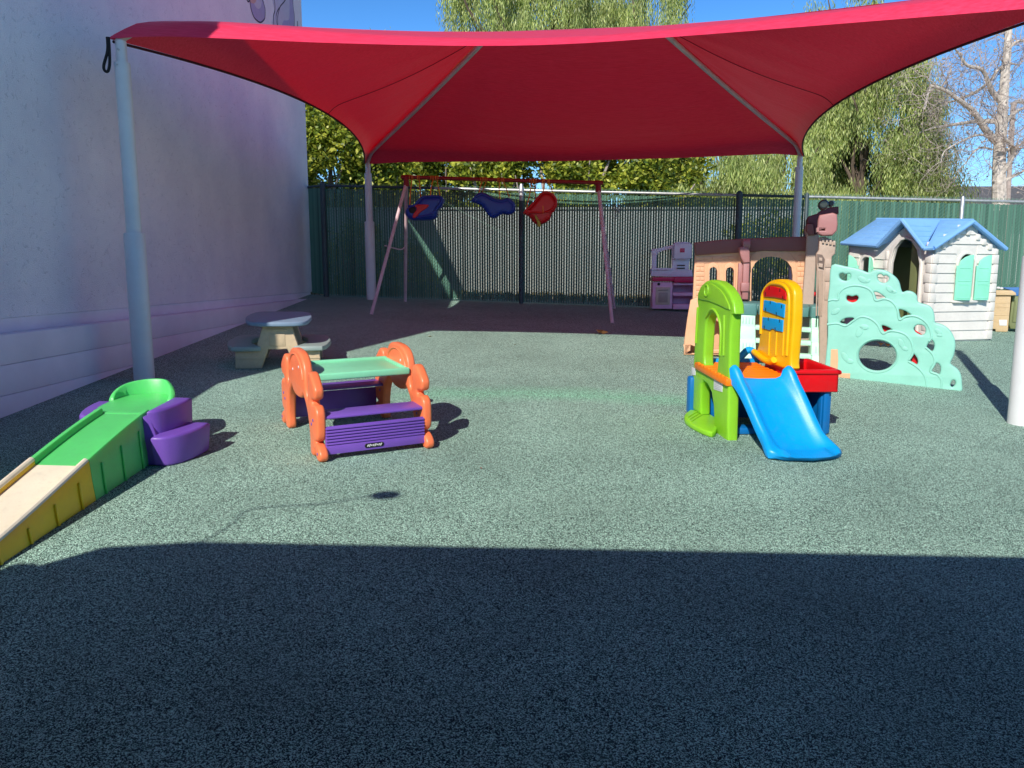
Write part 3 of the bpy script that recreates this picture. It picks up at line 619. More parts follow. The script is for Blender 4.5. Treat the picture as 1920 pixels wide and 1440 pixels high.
for s_ in (0, 1):
    mb = (lambda b: b) if s_ == 0 else (lambda b: .95-b)
    g_ = lambda a, b, h, mb=mb: F.W(a, mb(b), h)
    bm = nb(); box(bm, .045, .65, .058, .215, .232, .25, .008, f=g_); obj('bench_seat', bm, P_purple, tb)
    bm = nb(); box(bm, .05, .645, .042, .060, .033, .085, .005, f=g_)
    for k in range(6): box(bm, .05, .645, .039, .058, .088+k*.0175, .088+k*.0175+.0115, .004, f=g_)
    box(bm, .05, .645, .050, .064, .033, .192, .004, f=g_)
    o = obj('ribbed_board', bm, P_purple, tb)
    if s_ == 0:
        bm = plate(rrect(-.058, -.013, .058, .013, .0125), (), .005, .002, 0, lambda u, v, w_: F.W(.33+u, .042-w_*.8, .061+v)); bd = obj('badge', bm, P_black, o)
        M_chrome = mat('silver_print', (.62, .63, .64), .35, .1, 40)
        bm = nb()
        # stylised slanted silver wordmark, letters too small to read
        for i, ch in enumerate('SUPERDINO'[:0]): pass
        for i in range(8):
            u0 = -.043+i*.0112; hh = .0055+.002*math.sin(i*2.1)
            box(bm, u0, u0+.0078, -.0062, -.0048, -hh, hh+.001, .0006, f=lambda a, b, c: F.W(.33+a+c*.5, b+.043, .061+c))
        obj('silver_emblem', bm, M_chrome, bd)
# ---------------------------------------------------------------- green and yellow ramp with purple steps
rp = root('toy_ramp', (1.22, 4.0, G(1.22, 4)), 'green and cream plastic ride-on ramp with yellow sides and a railed top platform', 'toy ramp')
XL, XR = 1.075, 1.352
def hpth(y): # height of the running surface
    t = min(max((y-2.35)/(4.18-2.35), 0), 1)
    return .012+.25*(.3*t**1.5+.7*(3*t*t-2*t**3))
def ramp_part(y0, y1, mdeck, mside, n=14, lip=.03):
    ys = [y0+(y1-y0)*i/n for i in range(n+1)]
    bm = nb(); rows = []
    for y in ys:
        h = hpth(y); rows.append([bm.verts.new((x, y, G(x, y)+hh)) for x, hh in ((XL+.02, h), (XR-.02, h), (XR-.02, h-.02), (XL+.02, h-.02))])
    for i in range(n):
        for k in range(4): bm.faces.new((rows[i][k], rows[i][(k+1) % 4], rows[i+1][(k+1) % 4], rows[i+1][k]))
    bm.faces.new(rows[0]); bm.faces.new(rows[-1][::-1]); dk = obj('track', bm, mdeck, rp, sharp=50)
    for xi, xo in ((XL+.028, XL-.006), (XR-.028, XR+.006)):
        bm = nb(); rows = []
        sgn = 1 if xo > xi else -1
        for i, y in enumerate(ys):
            h = hpth(y)+lip; fl = .018*sgn
            pr_ = [(xi, h-lip-.004), (xi+.003*sgn, h-.008), (xi+.009*sgn, h), (xo-.006*sgn, h), (xo, h-.008), (xo+fl*.4, h*.5), (xo+fl, 0.003), (xi+.0*sgn, 0.003)]
            rows.append([bm.verts.new((x, y, G(x, y)+max(hh, .002))) for x, hh in pr_])
        K = len(rows[0])
        for i in range(n):
            for k in range(K): bm.faces.new((rows[i][k], rows[i][(k+1) % K], rows[i+1][(k+1) % K], rows[i+1][k]))
        bm.faces.new(rows[0]); bm.faces.new(rows[-1][::-1])
        yy = y0+.09
        while yy < y1-.06:     # recessed-looking ribs on the outer side
            h = hpth(yy)
            hexa(bm, [Vector((xo+.018*sgn, yy-.012, G(xo, yy)+.003)), Vector((xo+.028*sgn, yy-.012, G(xo, yy)+.003)), Vector((xo+.028*sgn, yy+.0, G(xo, yy)+.003)), Vector((xo+.018*sgn, yy+.0, G(xo, yy)+.003)),
                      Vector((xo+.002*sgn, yy-.004, G(xo, yy)+h*.85)), Vector((xo+.012*sgn, yy-.004, G(xo, yy)+h*.85)), Vector((xo+.012*sgn, yy+.008, G(xo, yy)+h*.85)), Vector((xo+.002*sgn, yy+.008, G(xo, yy)+h*.85))], .002, 1)
            yy += .19
        sr_ = obj('side_rail', bm, mside, rp, sharp=50)
        if mside is P_yellow: bm = nb(); tube(bm, [((xi+xo)/2-.0*sgn, y, G(xi, y)+hpth(y)+lip-.006) for y in ys], .0155, 10); obj('cream_rail_top', bm, P_cream, sr_)
ramp_part(2.35, 3.50, P_cream, P_yellow); ramp_part(3.504, 4.12, P_green, P_green, 10)
rot = lambda x, y: (x, y)
bm = plate(smooth([(XL-.03, 4.12), (XR-.02, 4.12), (XR+.01, 4.20), (XR+.0, 4.42), (XR-.04, 4.56), (XL+.12, 4.62), (XL-.04, 4.56), (XL-.085, 4.42), (XL-.08, 4.22)], 3), (), .262, .02, .002, lambda u, v, w_: Vector((u, v, G(u, v)+w_))); obj('platform', bm, P_green, rp, sharp=60)
bm = nb(); N_ = 16
rim = [(XL-.085, 4.40), (XL-.082, 4.46), (XL-.045, 4.545), (XL+.05, 4.605), (XL+.15, 4.612), (XR-.07, 4.565), (XR-.01, 4.47), (XR+.0, 4.40)]
rim = smooth(rim, 4, False); rows = []
for i, (x, y) in enumerate(rim):
    t = i/(len(rim)-1); top = .268+.085*max(0, math.sin(math.pi*t))**.8
    cx, cy = XL+.11, 4.38; dx, dy = cx-x, cy-y; l = math.hypot(dx, dy); dx, dy = dx/l*.022, dy/l*.022
    rows.append([bm.verts.new((x+ox, y+oy, G(x, y)+z)) for ox, oy, z in ((0, 0, .2), (-dx*.2, -dy*.2, top-.008), (dx*.2, dy*.2, top), (dx*.8, dy*.8, top), (dx*1.1, dy*1.1, top-.008), (dx, dy, .2))])
for i in range(len(rows)-1):
    for k in range(6): bm.faces.new((rows[i][k], rows[i][(k+1) % 6], rows[i+1][(k+1) % 6], rows[i+1][k]))
bm.faces.new(rows[0]); bm.faces.new(rows[-1][::-1]); obj('rear_guard', bm, P_green, rp, sharp=50)
def flat(pts, h): return [tuple(gp(x, y, h)[:2]) for x, y in pts]
def steps(name, label, polys):
    c = polys[0][0][0]; r_ = root(name, (c[0], c[1], G(*c)), label, 'steps', 'purple steps beside the ramp')
    for nm, pl, h, t in polys:
        cx = sum(p[0] for p in pl)/len(pl); cy = sum(p[1] for p in pl)/len(pl)
        bm = plate(smooth(pl, 3), (), h, .014, .002, lambda u, v, w_: (lambda k: Vector((cx+(u-cx)*k, cy+(v-cy)*k, G(u, v)+w_)))(1-.10*(1-w_/h)*t)); obj(nm, bm, P_purple, r_, sharp=60)
U = [(1.375, 4.05), (1.405, 4.055), (1.43, 4.085), (1.455, 4.15), (1.472, 4.22), (1.482, 4.30), (1.482, 4.385), (1.375, 4.385)]
Lw = [(1.41, 4.0), (1.46, 4.0), (1.50, 4.02), (1.54, 4.075), (1.572, 4.15), (1.593, 4.23), (1.602, 4.33), (1.41, 4.34)]
def steps2(label, mir, cat='steps'):
    f = (lambda x: x) if not mir else (lambda x: 2*((XL+XR)/2-.005)-x)
    r_ = root('toy_steps', (f(1.48), 4.2, G(1.48, 4.2)), label, cat, 'purple steps beside the ramp')
    for nm, pl, h in (('upper_step', U, .295), ('lower_step', Lw, .165))[:1 if mir else 2]:
        if mir: h = .262
        pl = [(f(x), y) for x, y in pl]; cx = sum(p[0] for p in pl)/len(pl); cy = sum(p[1] for p in pl)/len(pl)
        bm = plate(pl, (), h, .016, .002, lambda u, v, w_: (lambda k: Vector((cx+(u-cx)*k, cy+(v-cy)*k, G(u, v)+w_)))(1-.10*(1-w_/h)), res=3)
        if not mir and nm == 'upper_step': hexa(bm, [Vector((x, y, G(x, y)+z)) for x, y, z in ((1.362, 4.03, .003), (1.47, 4.03, .003), (1.44, 4.36, .003), (1.362, 4.36, .003), (1.362, 4.03, .27), (1.385, 4.06, .27), (1.385, 4.36, .27), (1.362, 4.36, .27))], .004)
        obj(nm, bm, P_purple, r_, sharp=60)
steps2('purple two tier steps on the sunny right side of the ramp platform', False)
steps2('purple steps half hidden on the shaded wall side of the ramp platform', True)
# ---------------------------------------------------------------- slide climber
ex, ey = .993, .12
F = Frame(4.743, 4.794, ex, ey); sc = root('slide_climber', F.W(.3, .3, 0), 'blue slide climber with lime green arch panel, yellow puzzle panel and red basin', 'toy slide')
c6 = lambda pts: cr(1200, 480, 3.43, pts)
PG = Plane(F.W(0, 0, 0), F.W(0, 1, 0)); a0 = F.W(0, 0, 0)
out = c6([(372, 330), (366, 290), (370, 235), (390, 190), (420, 162), (450, 153), (495, 162), (540, 195), (575, 245), (598, 305), (603, 372), (585, 376), (578, 500), (570, 800), (562, 1100), (560, 1192), (480, 1180), (474, 1062), (470, 960), (458, 880), (432, 825), (405, 803), (391, 830), (388, 1010), (386, 1020), (330, 985), (334, 860), (345, 640), (357, 440), (366, 340)])
hole = c6([(409, 683), (414, 560), (420, 450), (434, 392), (457, 362), (480, 372), (500, 420), (508, 500), (503, 640), (490, 750), (478, 768), (430, 735)])
def GW(u, v, w_): return PG.W(u, v, w_)
bm = plate(PG.t(out), [smooth(PG.t(hole), 2)], .075, .016, 0, GW, res=3)
plate(smooth(PG.t(c6([(378, 275), (390, 220), (425, 178), (455, 172), (520, 215), (560, 275), (582, 345), (520, 320), (440, 288)])), 2), (), .012, .005, -.008, GW, bm)
cq = PG.t(c6([(436, 222)]))[0]; tube(bm, [GW(cq[0]+.035*math.cos(t), cq[1]+.038*math.sin(t), -.010) for t in [i*2*math.pi/20 for i in range(21)]], .007, 8, False)
e_ = PG.t(c6([(425, 395), (455, 345), (485, 352), (512, 410), (522, 500), (516, 640)])); tube(bm, [GW(u, v, -.002) for u, v in smooth(e_, 3, False)], .009, 8)
for ln in ([(545, 380), (540, 640)], [(375, 330), (362, 560)]):
    q = PG.t(c6(ln)); tube(bm, [GW(u, v, -.002) for u, v in q], .010, 8)
arch_panel = obj('arch_panel', bm, P_lime, sc, sharp=50)
st = [tuple(gp(*q)[:2]) for q in c6([(480, 1165), (420, 1158), (340, 1120), (292, 1085), (285, 1055), (315, 1025), (350, 1012), (390, 1015), (450, 1050), (500, 1090)])]
bm = plate(smooth(st, 3), (), .04, .012, .0, lambda u, v, w_: Vector((u, v, G(u, v)+w_)))
for t in (.25, .45, .65): p0 = Vector(st[2]+(0,)).lerp(Vector(st[4]+(0,)), t); p1 = Vector(st[8]+(0,)).lerp(Vector(st[6]+(0,)), t); tube(bm, [(p0.x, p0.y, G(p0.x, p0.y)+.042), (p1.x, p1.y, G(p1.x, p1.y)+.042)], .006, 6)
obj('foot_step', bm, P_lime, sc, sharp=50)
for q in ([(477, 790), (534, 808), (530, 875), (475, 858)], [(334, 714), (358, 722), (357, 768), (334, 762)]):
    bm = plate(PG.t(c6(q)), (), .003, .001, -.0025, GW); s1 = obj('sticker', bm, P_decal, arch_panel)
    if q[0][0] == 477:
        bm = nb(); A, B, D = [PG.t(c6([z]))[0] for z in (q[0], q[1], q[3])]
        for i in range(5):
            t = .18+i*.16; p0 = (A[0]+(D[0]-A[0])*t, A[1]+(D[1]-A[1])*t); p1 = (p0[0]+(B[0]-A[0])*.82, p0[1]+(B[1]-A[1])*.82); p0 = (p0[0]+(B[0]-A[0])*.12, p0[1]+(B[1]-A[1])*.12)
            tube(bm, [GW(p0[0], p0[1], -.0028), GW(p1[0], p1[1], -.0028)], .0012, 4)
        obj('print_lines', bm, mat('grey_print', (.45, .45, .46), .6), s1)
DH = .40
bm = nb(); box(bm, -.02, .43, .03, .62, DH-.05, DH, .012, f=F.W)
for k in range(9): box(bm, -.015, .425, .05+k*.062, .05+k*.062+.035, DH-.01, DH+.006, .004, f=F.W)
obj('deck', bm, P_deck, sc)
# yellow panel, parallel to the green one
A_ = F.W(.43, 0, 0); PY = Plane(A_, F.W(.43, 1, 0)); c6y = c6
yo = [(752, 655), (745, 612), (762, 560), (770, 420), (780, 300), (790, 215), (808, 178), (850, 153), (905, 150), (950, 168), (985, 215), (988, 300), (985, 420), (975, 560), (965, 690), (960, 735), (850, 700)]
bm = plate(smooth(PY.t(c6(yo)), 2), (), .07, .018, 0, PY.W, res=3)
q = PY.t(c6([(778, 500), (783, 300), (795, 230), (830, 185), (880, 178), (930, 195), (958, 250), (958, 400), (945, 640)])); tube(bm, [PY.W(u, v, 0) for u, v in smooth(q, 3, False)], .012, 8)
for xx in (835, 880, 925): q = PY.t(c6([(xx, 490), (xx-6, 640)])); tube(bm, [PY.W(u, v, 0) for u, v in q], .007, 6)
q = PY.t(c6([(750, 615), (800, 655), (850, 680), (880, 668)])); tube(bm, [PY.W(u, v, -.02) for u, v in smooth(q, 3, False)], .022, 8)
yp = obj('puzzle_panel', bm, P_gold, sc, sharp=50)
for pts, mm, dots in (([(800, 262), (797, 215), (812, 195), (860, 195), (910, 207), (943, 232), (944, 280), (870, 266)], P_red, [(838, 207), (907, 220), (813, 243), (926, 268)]),
                      ([(803, 283), (860, 292), (882, 302), (900, 300), (936, 312), (930, 396), (870, 375), (797, 350)], P_blue, [(845, 300), (918, 325), (815, 345), (884, 372)]),
                      ([(793, 393), (850, 400), (925, 412), (920, 488), (880, 480), (858, 467), (840, 478), (789, 465)], P_blue, [(832, 405), (905, 418), (806, 458), (876, 470)])):
    bm = plate(PY.t(c6(pts)), (), .012, .003, -.008, PY.W); iz = obj('puzzle_tile', bm, mm, yp)
    for d_ in dots:
        bm = nb(); u, v = PY.t(c6([d_]))[0]; box(bm, u-.005, u+.005, -.0095, -.007, v-.011, v+.011, .001, f=lambda a, b, c: PY.W(a, c, b))
        obj('slot_mark', bm, P_black, iz)
# slide chute
bm = nb(); rows = []
SE0, SE1 = gp(1452, 862), gp(1564, 858)
for i in range(27):
    t = i/26
    L0 = F.W(.015, .05, 0).lerp(Vector((SE0.x-.0, SE0.y, 0)), t); R0 = F.W(.40, .03, 0).lerp(Vector((SE1.x, SE1.y, 0)), t)
    h = (DH+.0)*(1-t)+.0; h = .035+(DH-.02)*(1-(3*t*t-2*t**3)*.35-.65*t) if t < .9 else .035
    h = DH+.005 if t < .04 else .045+(DH-.045)*(.5+.5*math.cos(math.pi*min(1, (t-.04)/.90)))*.55+(DH-.045)*.45*(1-min(1, (t-.04)/.86))
    rail = .062-.018*t+.03*math.exp(-((t-.08)/.09)**2); 
    if t > .9: rail *= 1-(t-.9)*6.5
    flare = .0 if t < .75 else (t-.75)*.14
    d = (R0-L0); wd = d.length; d.normalize()
    cs = [(-flare-.005, -.035), (-flare-.012, rail-.02), (-flare+.004, rail-.002), (.022-flare, rail), (.042, rail-.018), (.055, .014), (.085, 0), (wd/2, -.004), (wd-.085, 0), (wd-.055, .014), (wd-.042, rail-.018), (wd-.022+flare, rail), (wd-.004+flare, rail-.002), (wd+.012+flare, rail-.02), (wd+.005+flare, -.035), (wd-.03, -.04), (wd/2, -.035), (.03, -.04)]
    row = []
    for c_, hh in cs:
        p = L0+d*c_; row.append(bm.verts.new((p.x, p.y, G(p.x, p.y)+max(h+hh, .004))))
    rows.append(row)
K = len(rows[0])
for i in range(26):
    for k in range(K): bm.faces.new((rows[i][k], rows[i][(k+1) % K], rows[i+1][(k+1) % K], rows[i+1][k]))
bm.faces.new(rows[0]); 
# rolled lip at the foot
tf_ = [0, .0, .1, .35, .62, .8, .93, 1, .93, .8, .62, .35, .1, 0, 0, .4, 1, .4]
tip = [bm.verts.new(v.co+Vector((.017+(.02 if k < 4 else -.02 if 10 < k < 15 else 0), -.082*tf_[k]-.012, 0))+Vector((0, 0, -.5*max(0, v.co.z-G(v.co.x, v.co.y)-.012)))) for k, v in enumerate(rows[-1])]
for k in range(K): bm.faces.new((rows[-1][k], rows[-1][(k+1) % K], tip[(k+1) % K], tip[k]))
bm.faces.new(tip[::-1]); obj('slide', bm, P_blue, sc, sharp=70)
# base
bm = nb()
box(bm, .03, .74, .56, .60, .005, .36, .012, f=F.W); box(bm, .42, .46, .10, .58, .005, .36, .012, f=F.W)
box(bm, .05, .42, .14, .24, .003, .05, .014, f=F.W); box(bm, .70, .74, .12, .56, .005, .34, .012, f=F.W)
box(bm, .69, .765, .14, .20, .003, .34, .014, f=F.W); box(bm, -.03, .04, .66, .74, .003, .28, .02, f=F.W); obj('base_frame', bm, P_blue_shade, sc)
bm = nb(); box(bm, 0.0, .46, .60, .64, .36, .425, .012, f=F.W); tube(bm, smooth([tuple(F.W(.30, .62, .40)), tuple(F.W(.34, .62, .45)), tuple(F.W(.38, .62, .485)), tuple(F.W(.42, .62, .47)), tuple(F.W(.45, .62, .40))], 4, False), .025, 10); obj('rear_rail', bm, P_blue, sc)
bm = nb(); x0, x1, y0, y1 = .46, .785, .10, .52
box(bm, x0, x1, y0, y1, .295, .32, .01, f=F.W)
for q in ((x0, x1, y0, y0+.03), (x0, x1, y1-.03, y1), (x0, x0+.03, y0, y1), (x1-.03, x1, y0, y1)): box(bm, *q, .30, .44, .013, 3, f=F.W)
for q in ((x0-.01, x1+.012, y0-.012, y0+.028), (x0, x1+.012, y1-.028, y1+.012), (x1-.028, x1+.014, y0-.012, y1+.012)): box(bm, *q, .415, .445, .012, 3, f=F.W)
obj('basin', bm, P_red, sc, sharp=50)
# ---------------------------------------------------------------- castle climber
cb = lambda pts: cr(1280, 420, 6.4, pts)
ca = root('castle_climber', Vector((6.0, 7.9, G(6, 7.9))), 'tan plastic castle climber with brown parapet, mint ladder and leafy climbing wall', 'play castle')
PF = Plane((5.27, 8.2), (6.45, 7.98)); FWp = PF.W
gz = G(5.8, 8.2)
tl, trr = PF.t(cb([(152, 300), (1478, 300)]))
out = PF.t(cb([(152, 300), (1478, 300), (1470, 600), (1440, 900)])); out = [out[0], out[1], (out[3][0], gz), (out[0][0]-.02, gz)]
aw = smooth(PF.t(cb([(820, 870), (818, 700), (824, 540), (865, 465), (930, 412), (1000, 390), (1065, 385), (1170, 398), (1260, 450), (1310, 520), (1325, 620), (1325, 870)])), 1)
aw = [(aw[0][0], gz+.5)]+aw[1:-1]+[(aw[-1][0], gz+.5)]
w1 = PF.t(cb([(320, 750), (320, 565), (335, 530), (370, 515), (400, 530), (414, 565), (414, 750)])); w2 = PF.t(cb([(520, 752), (520, 565), (535, 532), (570, 518), (602, 532), (615, 565), (612, 752)]))
bm = plate(out, [aw, w1, w2], .10, .008, 0, FWp)
def ringtrim(pts, k, cx, cy, bm, open_=False):
    pp = [((x-cx)*k+cx, (y-cy)*k+cy) for x, y in pts]; plate(pp, [pts], .014, .004, -.010, FWp, bm)
ringtrim(w1, 1.5, (w1[0][0]+w1[-1][0])/2, (w1[0][1]+w1[3][1])/2, bm); ringtrim(w2, 1.5, (w2[0][0]+w2[-1][0])/2, (w2[0][1]+w2[3][1])/2, bm)
ca_ = ((aw[0][0]+aw[-1][0])/2, aw[0][1]); ringtrim(aw[:], 1.17, ca_[0], ca_[1]+.0, bm)
def bricks(px0, px1, ys):
    for j, (ya, yb) in enumerate(zip(ys, ys[1:])):
        xs = [px0, px1] if j % 2 == 0 else [px0, (px0+px1)/2, px1]
        for xa, xb in zip(xs, xs[1:]):
            (u0, v1), (u1, v0) = PF.t(cb([(xa, ya), (xb, yb)])); box(bm, u0+.002, u1-.002, -.006, .01, min(v0, v1)+.002, max(v0, v1)-.002, .003, f=lambda a, b, c: FWp(a, c, b))
bricks(160, 262, [440, 515, 572, 635, 680, 738, 800, 860]); bricks(1378, 1458, [375, 440, 515, 570, 635, 715, 760, 820, 880])
(u0, v1), (u1, v0) = PF.t(cb([(160, 380), (655, 430)]))
for k in range(5): box(bm, u0+k*(u1-u0)/5+.002, u0+(k+1)*(u1-u0)/5-.002, -.006, .01, v0+.002, v1-.01, .003, f=lambda a, b, c: FWp(a, c, b))
obj('facade', bm, P_tan, ca)
rb = PF.t(cb([(138, 225), (320, 205), (480, 188), (600, 186), (700, 178), (900, 172), (1130, 160), (1480, 152), (1482, 325), (1180, 328), (980, 322), (800, 338), (420, 358), (152, 378)]))
bm = plate(rb, (), .16, .012, -.03, FWp); obj('parapet', bm, P_brown, ca)
# drain pipe ornament
bm = nb()
def fb(bm, xa, xb, ya, yb, w0, w1_, bev=.008, tr=cb):
    (u0, v1), (u1, v0) = PF.t(tr([(xa, ya), (xb, yb)])); box(bm, u0, u1, w0, w1_, v0, v1, bev, f=lambda a, b, c: FWp(a, c, b))
c_ = PF.t(cb([(745, 245)]))[0]
tube(bm, [FWp(c_[0]-.03, c_[1], -.10), FWp(c_[0]+.04, c_[1], -.10)], .055, 16)
plate(PF.t(cb([(665, 285), (712, 275), (770, 285), (785, 330), (788, 465), (715, 470), (680, 400), (668, 350)])), (), .12, .012, -.15, FWp, bm)
fb(bm, 714, 768, 460, 900, -.13, -.05); fb(bm, 684, 778, 700, 808, -.15, -.03, .012); fb(bm, 665, 714, 470, 900, -.06, .02)
obj('drain_pipe', bm, P_mauve, ca)
# tower on the right of the facade
PT = Plane((6.3, 7.93), (6.75, 7.80)); c8 = lambda pts: cr(1460, 350, 8.47, pts)
bm = plate(PT.t(c8([(450, 600), (640, 760), (640, 1100), (600, 1040), (560, 1800), (520, 2900), (330, 2950), (360, 2000), (430, 1090), (445, 760), (430, 690)])), (), .22, .012, 0.0, PT.W)
obj('tower_wall', bm, P_taupe, ca)
PC = Plane((6.45, 7.33), (6.85, 7.2))
bm = plate(PC.t(c8([(648, 800), (740, 795), (900, 865), (910, 900), (900, 1060), (850, 1110), (838, 1200), (800, 2300), (790, 2890), (690, 2930), (640, 2900), (650, 2000), (600, 1240), (600, 1060), (640, 1000)])), (), .16, .012, 0, PC.W)
for k in range(4):
    q = PC.t(c8([(690+k*58, 815+k*15), (722+k*58, 900+k*10)])); box(bm, q[0][0], q[1][0], -.02, .0, q[1][1], q[0][1], .003, f=lambda a, b, c: PC.W(a, c, b))
for ya, yb in ((1150, 1280), (1295, 1500), (1520, 1800)):
    q = PC.t(c8([(740, ya), (832, yb)])); box(bm, q[0][0], q[1][0], -.008, .0, q[1][1], q[0][1], .004, f=lambda a, b, c: PC.W(a, c, b))
obj('tower_column', bm, P_taupe, ca)
bm = nb()
for pts in ([(610, 1070), (690, 1080), (730, 1150), (715, 1310), (640, 1290), (615, 1200)],): plate(PC.t(c8(pts)), (), .01, .003, -.012, PC.W, bm)
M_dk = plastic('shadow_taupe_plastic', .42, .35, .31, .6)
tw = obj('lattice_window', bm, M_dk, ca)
bm = nb()
for pts in ([(640, 1125), (690, 1130), (690, 1180), (640, 1175)], [(632, 1215), (700, 1225), (695, 1285), (630, 1275)]): plate(PC.t(c8(pts)), (), .008, .002, -.018, PC.W, bm)
for xx in (612, 650, 688): q = PC.t(c8([(xx, 1330), (xx-14, 2050)])); tube(bm, [PC.W(u, v, -.006) for u, v in q], .007, 6)
obj('lattice_bars', bm, P_taupe, tw)
bm = plate(PT.t(c8([(450, 520), (480, 470), (540, 450), (610, 430), (640, 400), (700, 360), (800, 330), (950, 315), (950, 430), (880, 430), (820, 520), (640, 560), (640, 760), (560, 765), (540, 600), (450, 590)])), (), .20, .012, -.02, PT.W); obj('turret_roof', bm, plastic('maroon_plastic', .36, .14, .18, .5), ca)
PH = Plane((6.5, 7.22), (6.85, 7.1))
bm = plate(PH.t(c8([(628, 520), (650, 450), (860, 412), (930, 440), (938, 600), (925, 700), (860, 770), (700, 780), (630, 745), (612, 700)])), [PH.t(c8([(630, 672), (735, 672), (735, 697), (630, 694)]))], .16, .014, 0, PH.W); obj('turret_head', bm, P_mauve, ca)
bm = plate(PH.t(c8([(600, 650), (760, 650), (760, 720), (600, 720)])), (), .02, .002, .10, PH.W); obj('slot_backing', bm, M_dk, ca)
bm = plate(PT.t(c8([(442, 590), (545, 595), (560, 770), (470, 775), (430, 700)])), (), .12, .012, -.04, PT.W); obj('turret_bracket', bm, P_brown, ca)
bm = nb()
for cx, cy, r, dw in ((712, 285, .088, 0), (845, 255, .052, .08)):
    u, v = PH.t(c8([(cx, cy)]))[0]; tube(bm, [PH.W(u, v, dw-.02), PH.W(u, v, dw), PH.W(u, v, dw+.07), PH.W(u, v, dw+.08)], r*.52, 20, rr=[r*.40, r*.52, r*.55, r*.4]); tube(bm, [PH.W(u, v, dw+.02), PH.W(u+.01, v+.012, dw+.1)], r*.5, 18)
sp_ = obj('spyglass', bm, P_black, ca)
u, v = PH.t(c8([(716, 280)]))[0]; bm = nb(); tube(bm, [PH.W(u, v, -.025), PH.W(u, v, -.018)], .03, 18); obj('lens', bm, plastic('dark_glass', .22, .23, .20, .15), sp_)
# platform and ladder
LF = Frame(5.63, 7.72, .985, -.17)
bm = nb(); box(bm, 0, .86, .04, .42, .50, .58, .012, f=LF.W)
for a_, b_ in ((-.02, .17), (.68, .90)): box(bm, a_, b_, -.06, .12, .47, .60, .022, 3, f=LF.W)
box(bm, .19, .30, -.01, .1, .48, .575, .012, f=LF.W); box(bm, .56, .67, -.01, .1, .48, .575, .012, f=LF.W)
plate(smooth([(-.1, .44), (-.12, .56), (-.08, .64), (-.02, .62), (.02, .56), (.04, .44)], 3), (), .1, .02, .0, lambda u, v, w_: LF.W(u, w_+.05, v), bm)
obj('platform', bm, P_teal, ca)
for a_, b_ in ((0., .155), (.69, .86)):
    bm = nb()
    for k in range(4):
        h1 = .495-k*.122; h0 = h1-.125; bq = -.02-k*.045
        hexa(bm, [LF.W(a_-.004*k, bq-.055, max(h0, .0)), LF.W(b_+.004*k, bq-.055, max(h0, 0)), LF.W(b_+.004*k, bq+.07, max(h0, 0)), LF.W(a_-.004*k, bq+.07, max(h0, 0)), LF.W(a_, bq-.03, h1), LF.W(b_, bq-.03, h1), LF.W(b_, bq+.07, h1), LF.W(a_, bq+.07, h1)], .006)
        if k % 2 == 0:
            for j in range(4): box(bm, a_+.03+j*.03, a_+.04+j*.03, bq-.058, bq-.035, h0+.03, h1-.03, .003, f=LF.W)
    hexa(bm, [LF.W(a_, -.02, 0), LF.W(b_, -.02, 0), LF.W(b_, .04, 0), LF.W(a_, .04, 0), LF.W(a_, 0, .49), LF.W(b_, 0, .49), LF.W(b_, .04, .49), LF.W(a_, .04, .49)], .004)
    obj('ladder_side', bm, P_paleg, ca)
for k in range(3):
    bm = nb(); h = .36-k*.125; bq = -.03-k*.045; box(bm, .15, .70, bq-.02, bq+.06, h-.025, h+.02, .01, f=LF.W); obj('ladder_rung', bm, P_paleg, ca)
# left wing wall
PW = Plane(gp(1283, 666), gp(1378, 672)); cw = lambda pts: cr(1280, 480, 7.2, pts)
bm = plate(PW.t(cw([(105, 598), (175, 560), (700, 560), (720, 1340), (15, 1335), (20, 1150), (60, 850)])), [smooth(PW.t(cw([(335, 1262), (338, 1000), (360, 900), (430, 855), (490, 900), (500, 1000), (490, 1262)])), 1), PW.t(cw([(28, 1215), (88, 1212), (86, 1262), (40, 1262)]))], .09, .012, 0, PW.W)
for k in range(5): q = PW.t(cw([(325+k*10, 800+k*18), (410+k*8, 745+k*18)])); tube(bm, [PW.W(a, b, -.001) for a, b in q], .004, 6)
obj('wing_wall', bm, P_tan, ca)
